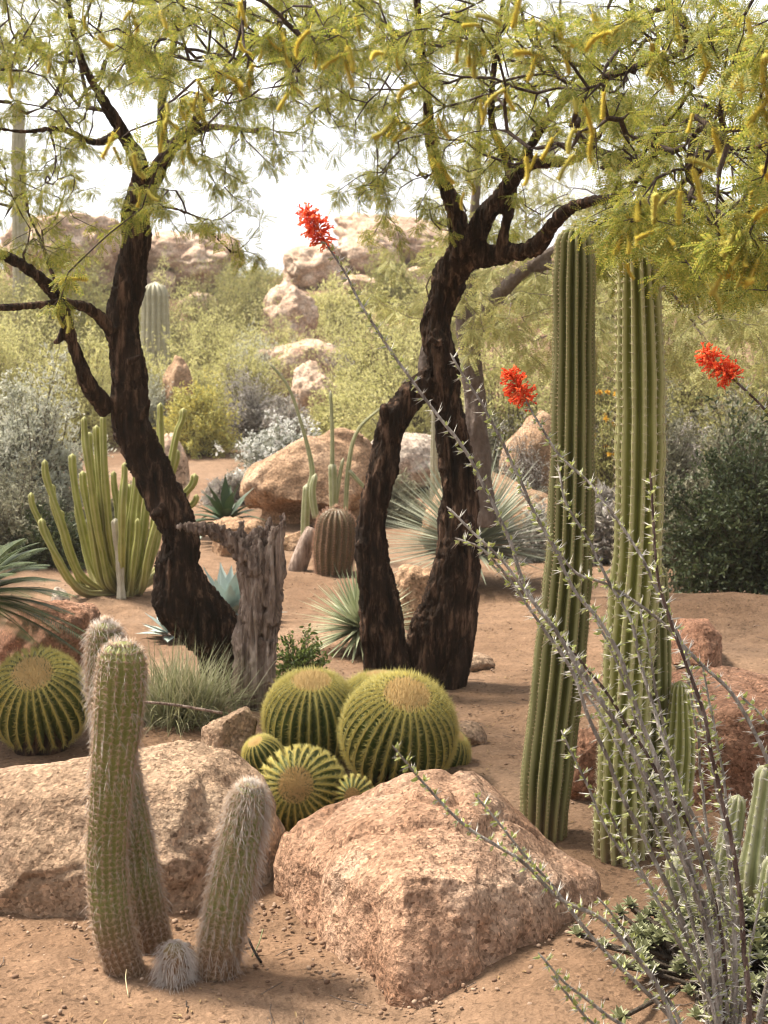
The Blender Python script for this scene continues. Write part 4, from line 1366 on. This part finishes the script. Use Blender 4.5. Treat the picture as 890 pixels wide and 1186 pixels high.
catsL = [(187, 12, 4.2), (285, 62, 3.9), (272, 84, 3.9), (280, 88, 3.9), (296, 74, 3.9), (262, 76, 3.9), (240, 72, 4.0), (230, 100, 3.9), (222, 112, 3.9), (252, 88, 4.0), (190, 122, 4.0), (182, 140, 4.0), (160, 170, 3.9), (150, 176, 4.0), (140, 160, 4.0), (186, 132, 4.0), (360, 40, 3.8), (366, 52, 3.8), (334, 96, 4.0), (320, 44, 4.2), (310, 40, 4.2),
         (76, 322, 4.6), (60, 356, 4.6), (82, 360, 4.6), (280, 18, 4.4), (60, 60, 5), (22, 95, 5), (150, 20, 5), (118, 38, 5), (210, 120, 4.6), (395, 60, 3.8), (402, 46, 3.8), (284, 2, 4.0), (390, 36, 4), (100, 8, 5), (5, 70, 5), (215, 170, 4.8), (170, 225, 5.0), (330, 25, 4.2)]
limbsL = [
    [(262, 840, 6.8, 62), (261, 790, 6.8, 56), (257, 752, 6.78, 60), (240, 722, 6.75, 74), (212, 694, 6.72, 74), (202, 662, 6.7, 58), (208, 628, 6.72, 44), (197, 592, 6.75, 50), (176, 545, 6.75, 48), (157, 500, 6.75, 46), (150, 450, 6.75, 44), (146, 400, 6.75, 42), (144, 350, 6.75, 40), (154, 290, 6.75, 36), (164, 240, 6.75, 34), (172, 205, 6.75, 30)],
    [(128, 474, 6.7, 24), (104, 440, 6.6, 20), (88, 405, 6.55, 16), (78, 372, 6.5, 15), (66, 345, 6.5, 17), (44, 318, 6.4, 16), (10, 298, 6.3, 14), (-60, 275, 6.2, 11)],
    [(130, 385, 6.65, 16), (112, 362, 6.6, 14), (88, 352, 6.5, 13), (50, 353, 6.4, 11), (0, 357, 6.2, 9), (-60, 350, 6.1, 7)],
    [(160, 486, 6.7, 16), (170, 472, 6.66, 9), (174, 462, 6.64, 4)], [(150, 420, 6.65, 12), (163, 412, 6.6, 6)], [(190, 590, 6.65, 18), (176, 600, 6.58, 8)],
    [(78, 372, 6.5, 9), (70, 392, 6.5, 10), (62, 398, 6.48, 5)],
    [(168, 225, 6.75, 26), (158, 190, 6.6, 20), (140, 150, 6.5, 16), (118, 115, 6.4, 13), (95, 70, 6.3, 10), (80, 10, 6.2, 8), (70, -60, 6.1, 6)],
    [(172, 220, 6.75, 26), (190, 185, 6.7, 20), (205, 165, 6.6, 17), (228, 150, 6.4, 12), (262, 148, 6.2, 8), (300, 152, 6.0, 6)],
    [(190, 185, 6.7, 16), (188, 140, 6.8, 13), (192, 90, 6.9, 11), (205, 40, 7, 9), (215, -40, 7, 7)],
    [(140, 152, 6.5, 12), (110, 165, 6.3, 9), (70, 150, 6.0, 8), (20, 152, 5.8, 6), (-40, 140, 5.6, 5)],
    [(215, 160, 6.5, 11), (250, 100, 6.0, 9), (300, 60, 5.2, 8), (370, 60, 4.6, 6)],
    [(70, 345, 6.5, 8), (58, 310, 6.6, 6), (46, 275, 6.7, 5), (30, 240, 6.8, 4)],
    [(155, 262, 6.7, 6), (185, 240, 6.5, 5), (225, 250, 6.3, 4), (255, 280, 6.2, 3), (285, 305, 6.1, 3)],
]
regL = [(110, 30, 200, 70, 4.8, 8.2, 150), (60, 80, 130, 60, 5.2, 7.5, 70), (270, 60, 130, 70, 4.4, 7, 85), (40, 190, 80, 70, 5.5, 7.5, 34), (260, 170, 80, 40, 5, 6.8, 18), (270, 270, 40, 40, 5.8, 6.6, 9), (100, -90, 330, 70, 4.5, 8.5, 110), (360, 30, 80, 60, 4.2, 6, 40), (-90, 100, 90, 180, 5, 8, 40), (30, 285, 60, 25, 5.8, 6.8, 12), (350, 150, 60, 50, 4.8, 6.4, 12), (235, 225, 70, 55, 5.8, 6.8, 24), (60, 215, 90, 60, 5.6, 7, 18)]
tree('mesquite_tree', 'dark crooked mesquite tree with leaning trunk beside the dead stump', limbsL, regL, catsL, 'bark', 3, 5.8, more=1.5)

catsR = [(448, 48, 3.6), (466, 60, 3.8), (482, 88, 4), (460, 132, 4), (452, 138, 4.2), (496, 135, 4), (476, 152, 4), (512, 185, 4.2), (500, 168, 4.4), (556, 48, 3.8), (538, 40, 3.8), (546, 46, 3.8), (590, 50, 3.6), (618, 52, 3.5), (626, 58, 3.5), (650, 62, 3.6), (642, 38, 3.6), (632, 24, 3.6), (654, 40, 3.6), (668, 112, 3.6), (676, 118, 3.6),
         (706, 30, 3.5), (726, 22, 3.5), (760, 42, 3.6), (756, 70, 3.4), (772, 60, 3.4), (782, 74, 3.4), (822, 52, 3.2), (832, 68, 3.2), (838, 92, 3.3), (864, 10, 3.0), (872, 72, 2.8), (884, 60, 2.8), (886, 128, 2.8), (876, 150, 2.9), (888, 92, 2.8),
         (850, 80, 3), (826, 140, 3.2), (806, 135, 3.3), (800, 190, 3.4), (790, 188, 3.4), (812, 196, 3.4), (640, 168, 3.8), (660, 175, 3.8), (614, 172, 3.9), (672, 152, 3.8), (690, 150, 3.8), (742, 232, 3.4), (738, 256, 3.4), (762, 256, 3.3), (722, 256, 3.4), (770, 268, 3.3), (720, 292, 3.5), (728, 260, 3.4), (850, 242, 3.1), (866, 248, 3.1), (830, 244, 3.2), (872, 262, 3.1), (856, 278, 3.1), (866, 282, 3.1), (884, 282, 3.1), (846, 292, 3.2), (836, 300, 3.2), (856, 300, 3.1), (876, 300, 3.1), (814, 330, 3.4), (826, 280, 3.2), (782, 212, 3.4), (806, 200, 3.4),
         (886, 200, 3), (870, 210, 3), (846, 160, 3.2), (700, 100, 3.7), (586, 100, 3.9), (560, 110, 4), (575, 150, 4), (536, 210, 4.4), (560, 20, 3.8), (600, 10, 3.6), (690, 8, 3.6), (780, 15, 3.4), (830, 15, 3.2), (410, 20, 4)]
limbsR = [
    [(486, 830, 7.0, 80), (490, 790, 7.0, 66), (509, 735, 7.0, 68), (523, 680, 7.0, 62), (530, 620, 7.0, 50), (531, 560, 7.0, 43), (523, 510, 7.0, 39), (513, 450, 7.0, 42), (507, 390, 7.0, 36), (510, 345, 7.0, 37), (526, 310, 6.95, 40), (545, 285, 6.9, 36)],
    [(452, 830, 6.9, 66), (450, 790, 6.9, 54), (440, 720, 6.9, 53), (433, 660, 6.9, 47), (426, 612, 6.9, 38), (444, 565, 6.9, 37), (450, 515, 6.9, 34), (460, 480, 6.92, 36), (485, 455, 6.95, 34), (510, 428, 7, 32)],
    [(456, 500, 6.9, 26), (448, 480, 6.85, 16), (446, 470, 6.83, 10)],
    [(536, 295, 6.9, 34), (532, 250, 6.85, 24), (518, 215, 6.8, 19), (504, 180, 6.8, 15), (496, 140, 6.7, 13), (492, 95, 6.6, 11), (486, 30, 6.4, 9), (480, -60, 6.2, 7)],
    [(545, 290, 6.9, 36), (558, 262, 6.8, 28), (580, 225, 6.7, 22), (600, 200, 6.6, 20), (618, 188, 6.5, 16), (640, 190, 6.4, 14), (668, 185, 6.2, 10), (690, 160, 5.9, 9), (720, 110, 5.4, 8)],
    [(552, 298, 6.9, 30), (585, 295, 6.8, 24), (620, 285, 6.6, 22), (640, 262, 6.5, 18), (662, 242, 6.3, 16), (690, 232, 6.1, 13), (720, 225, 5.8, 10), (745, 200, 5.2, 8)],
    [(582, 296, 6.8, 18), (585, 262, 6.75, 14), (592, 232, 6.7, 13), (588, 190, 6.65, 11), (570, 140, 6.5, 9), (575, 60, 6.3, 8), (590, -40, 6, 6)],
    [(700, 190, 5.6, 7), (735, 192, 5.0, 8), (765, 175, 4.6, 8), (800, 160, 4.2, 8), (850, 172, 3.7, 8), (900, 165, 3.4, 8)],
    [(735, 192, 5.0, 8), (755, 165, 4.8, 7), (775, 140, 4.5, 7), (800, 105, 4.2, 6)],
    [(600, 200, 6.6, 14), (625, 150, 6.4, 12), (660, 110, 6.0, 12), (690, 95, 5.8, 12), (720, 82, 5.4, 10), (790, 60, 4.6, 8), (860, 20, 3.8, 7)],
    [(500, 840, 6.95, 44), (526, 790, 6.9, 30), (543, 730, 6.95, 24), (552, 685, 6.97, 10)],
    [(490, 815, 6.9, 40), (440, 800, 6.7, 26), (400, 800, 6.6, 14)],
    [(530, 610, 6.95, 20), (549, 600, 6.9, 9)], [(512, 400, 6.9, 16), (496, 392, 6.85, 8)], [(428, 640, 6.85, 20), (412, 630, 6.8, 9)],
    [(508, 790, 6.9, 14), (502, 810, 6.85, 8), (498, 830, 6.8, 5)],
]
regR = [(440, 60, 120, 70, 4.6, 8, 80), (600, 60, 150, 70, 4.2, 8, 120), (640, 140, 120, 60, 4.6, 7.5, 80), (790, 90, 140, 100, 3.6, 6.8, 150), (800, 220, 110, 80, 3.6, 6.2, 100), (840, 300, 80, 50, 3.5, 6, 50), (720, 290, 60, 40, 4.9, 6.2, 26), (600, -90, 380, 70, 4, 8.5, 150), (950, 150, 90, 200, 3.4, 7, 60), (520, 170, 60, 40, 5.2, 7.5, 26), (560, 250, 90, 30, 6.2, 8, 18), (440, 130, 60, 50, 5.2, 7, 20), (722, 258, 46, 34, 3.7, 4.25, 9), (790, 250, 60, 50, 3.6, 4.2, 22), (452, 225, 50, 60, 5.6, 7.4, 14), (420, 215, 40, 30, 5.2, 6.4, 8)]
tree('mesquite_tree', 'twin-trunked dark mesquite tree with yellow catkins, centre of the garden', limbsR, regR, catsR, 'bark', 5, 6.2, more=1.4)
# the grey tree behind
limbsG = [
    [(560, 610, 9.8, 30), (556, 520, 9.8, 26), (548, 440, 9.8, 26), (540, 380, 9.8, 26), (540, 330, 9.8, 22), (546, 280, 9.8, 16), (552, 200, 9.8, 10), (556, 120, 9.8, 7)],
    [(543, 400, 9.8, 22), (560, 362, 9.75, 20), (590, 330, 9.7, 18), (622, 304, 9.6, 15), (660, 280, 9.5, 11), (720, 250, 9.4, 8)],
    [(596, 326, 9.7, 13), (622, 312, 9.6, 11), (650, 308, 9.5, 9), (700, 320, 9.4, 6)],
    [(556, 520, 9.8, 20), (520, 470, 9.9, 20), (492, 430, 9.9, 16), (500, 380, 10, 9)],
]
regG = [(620, 390, 90, 50, 8.5, 11, 60), (700, 340, 100, 60, 8, 11, 70), (820, 380, 90, 60, 8, 10.5, 70), (580, 300, 80, 60, 8.5, 11, 40), (640, 230, 140, 60, 8.5, 11, 60), (480, 330, 50, 60, 9, 11, 16), (850, 300, 90, 70, 8, 10.5, 50)]
tree('grey_mesquite_tree', 'smooth grey-barked tree standing behind the twin-trunked mesquite', limbsG, regG, [], 'bark_grey', 8, 3.2, 'olive', 1.3, .13, .016, .006, False, 'bark_grey', .6)

# dead stump
p_ = [[(290, 850, 6.45, 66), (292, 800, 6.45, 50), (298, 740, 6.45, 50), (302, 690, 6.45, 48), (300, 650, 6.45, 42), (300, 628, 6.45, 32), (302, 612, 6.45, 12)],
      [(312, 720, 6.4, 22), (318, 670, 6.4, 22), (318, 632, 6.4, 18), (326, 606, 6.4, 10), (330, 596, 6.4, 5)],
      [(298, 660, 6.42, 34), (282, 640, 6.4, 24), (262, 622, 6.38, 18), (236, 612, 6.36, 13), (206, 610, 6.35, 7)],
      [(286, 640, 6.5, 14), (281, 618, 6.5, 9), (279, 604, 6.5, 4)], [(309, 650, 6.43, 16), (310, 622, 6.43, 9), (312, 600, 6.43, 4)],
      [(276, 850, 6.42, 22), (282, 790, 6.4, 22), (288, 720, 6.4, 20)], [(310, 850, 6.4, 20), (306, 800, 6.4, 22), (312, 740, 6.38, 18)]]
mb = MB()
for lb in p_:
    c, r = pth(lb)
    cc = catmull(np.hstack([c, r[:, None]]), 8)
    cp, rp, _ = resample(cc[:, :3], cc[:, 3], .02)
    mb.add(*tube(cp, rp, 14))
V, F, N = remeshed(mb, .007, 3)
fur = fbm(V * A([38, 38, 3.2]), 4, 77, .6)
V = V + N * ((.5 - np.abs(fur) * 1.7) * .025 + fbm(V * 9, 3, 78) * .012)[:, None]
for hx, hy in ((307, 706), (303, 738)):
    h = P(hx, hy, 6.38)
    e = np.exp(-((V - h)[:, [0, 2]] ** 2).sum(1) / (2 * .0075 ** 2)) * (N[:, 1] < 0)
    V[:, 1] += e * .045
g = on(292, 6.45)
tag(MB().add(V, F).build('dead_stump', M['deadwood'], loc=g), 'weathered grey dead stump with a broken arm reaching left', 'stump')

# ------------------------------------------------------------------ ocotillo
oroot = thing('ocotillo', 'thorny grey ocotillo with thin leafy canes fanning up leftwards', 'ocotillo', on(842, 3.02))
canes = [
    (3.35, 2.95, 1, [(376, 276), (430, 370), (490, 456), (531, 511), (561, 567), (587, 623), (607, 678), (642, 729), (690, 800), (740, 880), (790, 990), (822, 1100)]),
    (3.45, 3.0, 1, [(608, 462), (642, 516), (683, 562), (723, 613), (760, 680), (800, 780), (830, 900), (850, 1050)]),
    (3.2, 2.95, 0, [(523, 408), (561, 471), (587, 521), (612, 582), (642, 633), (667, 684), (694, 715), (718, 758), (731, 802), (748, 849), (775, 920), (810, 1030), (830, 1120)]),
    (3.1, 2.95, 0, [(518, 587), (545, 615), (581, 648), (612, 688), (642, 729), (678, 785), (720, 850), (760, 930), (800, 1020), (825, 1120)]),
    (3.15, 3.0, 0, [(528, 624), (560, 636), (590, 668), (625, 720), (657, 771), (693, 852), (723, 928), (754, 983), (784, 1054), (812, 1130)]),
    (3.35, 3.0, 0, [(645, 537), (655, 582), (683, 628), (708, 678), (731, 719), (745, 779), (762, 836), (779, 880), (804, 968), (830, 1080)]),
    (3.3, 3.05, 0, [(600, 560), (657, 654), (705, 677), (759, 715), (799, 755), (839, 795), (876, 856), (900, 930), (905, 1050), (880, 1170)]),
    (3.0, 2.9, 0, [(752, 547), (758, 592), (761, 658), (774, 709), (799, 775), (814, 826), (832, 902), (850, 983), (860, 1080), (868, 1175)]),
    (3.2, 3.05, 1, [(846, 436), (890, 482), (940, 570), (965, 700), (960, 880), (920, 1060)]),
    (3.05, 2.95, 0, [(650, 847), (668, 887), (698, 953), (733, 1004), (769, 1044), (794, 1085), (820, 1155)]),
    (2.95, 2.9, 0, [(455, 862), (491, 907), (541, 958), (607, 998), (647, 1039), (698, 1064), (738, 1110), (775, 1170)]),
    (3.0, 2.9, 0, [(549, 918), (592, 973), (642, 1029), (693, 1095), (743, 1140), (790, 1200)]),
    (3.0, 2.95, 0, [(690, 1040), (723, 1080), (754, 1130), (790, 1190)]),
    (2.85, 2.85, 0, [(625, 1105), (657, 1140), (703, 1176), (760, 1220)]),
    (2.85, 2.85, 0, [(640, 1130), (683, 1181), (740, 1230)]),
    (3.2, 3.0, 0, [(617, 700), (657, 745), (703, 801), (738, 857), (774, 918), (804, 968), (828, 1050), (840, 1140)]),
    (3.3, 3.0, 0, [(640, 736), (678, 801), (708, 852), (738, 913), (769, 983), (800, 1060), (825, 1150)]),
    (3.25, 3.05, 0, [(683, 700), (723, 791), (743, 852), (769, 913), (789, 983), (815, 1060), (838, 1150)]),
    (3.2, 3.05, 0, [(743, 705), (764, 821), (784, 902), (824, 983), (845, 1070), (850, 1160)]),
    (3.3, 3.1, 0, [(790, 750), (800, 810), (814, 902), (819, 963), (835, 1050), (848, 1150)]),
    (3.3, 3.1, 0, [(814, 770), (829, 852), (840, 930), (850, 1030), (855, 1140)]),
    (3.3, 3.1, 0, [(858, 804), (888, 834), (920, 890), (930, 1000), (890, 1150)]),
    (3.1, 3.0, 0, [(885, 1020), (875, 1080), (862, 1150)]),
    (3.1, 3.0, 0, [(842, 960), (850, 1040), (853, 1130)]),
    (3.05, 3.0, 0, [(768, 905), (790, 985), (822, 1075), (842, 1160)]),
    (2.95, 2.95, 0, [(700, 930), (742, 1010), (785, 1090), (825, 1170)]),
]
rg = np.random.default_rng(21)
for ci, (dt, db, flower, pts) in enumerate(canes):
    pts = [(x, y) for x, y in pts]
    n = len(pts)
    bx = 842 + (pts[-1][0] - 842) * .55
    w = [P(x, y, dt + (db - dt) * i / n) for i, (x, y) in enumerate(pts)]
    fb = on(bx, db)
    fb[2] -= .02
    w.append(fb)
    w = A(w)[::-1]
    cc = catmull(w, 10)
    L = np.linalg.norm(np.diff(cc, axis=0), axis=1).sum()
    r0 = .0052 + .0018 * min(1, L / 1.4)
    cp, _, s = resample(cc, np.zeros(len(cc)), .012)
    cp = cp + np.stack([fbm(np.stack([s * 9, s * 0 + ci, s * 0 + q], 1), 2, ci) for q in range(3)], 1) * .004
    f = s / s[-1]
    rr = r0 * (1 - .62 * f)
    rr = rr * (1 + .10 * noise(np.stack([s * 60, s * 0, s * 0 + ci], 1), 4))
    rr[-1] = .001
    b = MB().add(*tube(cp, rr, 9), 0)
    t_, n_, b_ = frames(cp)
    # thorns at every node
    st = np.arange(2, len(cp) - 1)
    a = st * 2.4
    o = cp[st]
    out = n_[st] * np.cos(a)[:, None] + b_[st] * np.sin(a)[:, None]
    for q in range(4):
        ok = rg.random(len(st)) < .85
        d = out + t_[st] * .25 + rdir(len(st), rg) * .35
        b.add(*spikes(o[ok] + out[ok] * rr[st][ok, None] * .7, d[ok], .014 + .019 * rg.random(ok.sum()), .0013), 1)
    cane = b.build('cane', [M['cane_brown' if ci in (7, 8, 15) else 'cane'], M['spine_pale']], oroot)
    # small leaf clusters, thicker towards the tip
    dens = (.25 + .75 * f[st]) * (.35 + .65 * (noise(np.stack([s[st] * 7, s[st] * 0, s[st] * 0 + ci], 1), 9) > -.15))
    lo, ld = [], []
    for q in range(4):
        ok = rg.random(len(st)) < dens * .95
        lo.append(o[ok] + out[ok] * rr[st][ok, None])
        ld.append(out[ok] * .9 + t_[st][ok] * .5 + rdir(ok.sum(), rg) * .7)
    lo, ld = np.vstack(lo), np.vstack(ld)
    m = len(lo)
    V, F = leaves(lo, ld, rdir(m, rg), .009 + .012 * rg.random(m) ** 1.3, .0055 + .0045 * rg.random(m), .1, .25)
    sub('leaves', MB().add(V, F), M['oco_leaf'], cane, oroot)
    if flower:
        tp, ax = cp[-1], t_[-6]
        fl = MB()
        k = 130
        h = rg.random(k) ** 1.15
        ctr = tp + ax * (h[:, None] * .095 - .012)
        d = unit(rdir(k, rg) + ax * .25)
        d = unit(d - ax * (d @ ax)[:, None] * .5)
        rad_ = .019 * np.sin(np.pi * (.22 + .70 * h)) * (.7 + .5 * rg.random(k)) + .004
        mid = ctr + d * rad_[:, None]
        end = mid + unit(d + ax * .3 + A([0, 0, -.35]) + rdir(k, rg) * .4) * .009
        pp = np.stack([ctr, ctr * .4 + mid * .6 + ax * .004, mid, end], 1)
        fl.add(*multitube(pp, np.ones((k, 4)) * A([.0008, .0018, .0026, .0016]), 5))
        fl.add(*leaves(end, unit(d) + rdir(k, rg) * .8, rdir(k, rg), .009, .005))
        fl.add(*leaves(end, unit(d) + rdir(k, rg) * .8, rdir(k, rg), .009, .005))
        sub('flower', fl, M['red'], cane, oroot)

# ------------------------------------------------------------------ small things on the sand
c = A([P(288, 1092, 3.72), P(296, 1108, 3.66), P(303, 1119, 3.62)])
c[:, 2] = terrain(c[:, 0], c[:, 1]) + A([.035, .02, .012])
tag(MB().add(*tube(catmull(c, 5), np.full(11, .0035), 8)).build('stick', M['black_stick'], loc=c[1]), 'short black stick lying by the leaning hairy cactus', 'stick')
c = A([P(305, 1090, 3.75), P(300, 1100, 3.7), P(292, 1107, 3.66)])
c[:, 2] = terrain(c[:, 0], c[:, 1]) + A([.05, .03, .01])
tag(MB().add(*tube(catmull(c, 5), np.full(11, .0018), 6)).build('dry_stalk', M['grass'], loc=c[1]), 'thin pale dry stalk beside the black stick', 'stalk')
c = A([P(147, 1125, 3.5), P(146, 1140, 3.47), P(149, 1156, 3.42)])
c[:, 2] = terrain(c[:, 0], c[:, 1]) + A([.04, .03, .006])
tag(MB().add(*tube(catmull(c, 5), np.full(11, .0016), 6)).build('dry_stalk', M['spine_tan'], loc=c[1]), 'thin straw stalk bent at the foot of the tallest hairy cactus', 'stalk')
c = A([P(150, 812, 5.6), P(200, 816, 5.6), P(258, 826, 5.6)])
tag(MB().add(*tube(catmull(c, 5), np.full(11, .006), 6)).build('dry_branch', M['deadwood'], loc=c[1]), 'thin dry branch lying across the grass clump', 'branch')
# dry litter under the trees
n = 2600
py = 5.2 + RNG.random(n) * 6
px = RNG.normal(size=n) * 1.6 * py / 7 + .2
o = np.stack([px, py, terrain(px, py) + .010], 1)
d = rdir(n) * A([1, 1, .12])
n2 = 3200
py = 2.9 + RNG.random(n2) ** 1.3 * 6
px = (RNG.random(n2) - .5) * (1 + py * .7)
keep = fbm(np.stack([px * 2.2, py * 2.2, py * 0], 1), 3, 61) > .0
px, py = px[keep], py[keep]
o = np.vstack([o, np.stack([px, py, terrain(px, py) + .012], 1)])
n = len(o)
d = rdir(n) * A([1, 1, .12])
tag(MB().add(*leaves(o, d, A([0, 0, 1.]) + rdir(n) * .3, .008 + .02 * RNG.random(n), .004 + .004 * RNG.random(n))).build('leaf_litter', leaf_mat('litter', [(.16, .09, .05), (.25, .15, .08), (.32, .22, .10), (.10, .06, .04)], .1)), 'dry leaf litter scattered on the sand below the trees', 'leaf litter', kind='stuff')

n = 260
py = 3.0 + RNG.random(n) ** 1.2 * 6.5
px = (RNG.random(n) - .5) * (1 + py * .7)
a = RNG.random(n) * 6.283
L = .03 + .09 * RNG.random(n) ** 2
t_ = np.linspace(-.5, .5, 4)
X = px[:, None] + np.cos(a)[:, None] * L[:, None] * t_ + RNG.normal(size=(n, 4)) * .004
Y = py[:, None] + np.sin(a)[:, None] * L[:, None] * t_ + RNG.normal(size=(n, 4)) * .004
V, F = multitube(np.stack([X, Y, terrain(X, Y) + .010], -1), .0014 * np.ones((n, 4)), 4)
tag(MB().add(V, F).build('fallen_twigs', M['bark_grey']), 'small dry twigs strewn over the sand', 'twigs', kind='stuff')
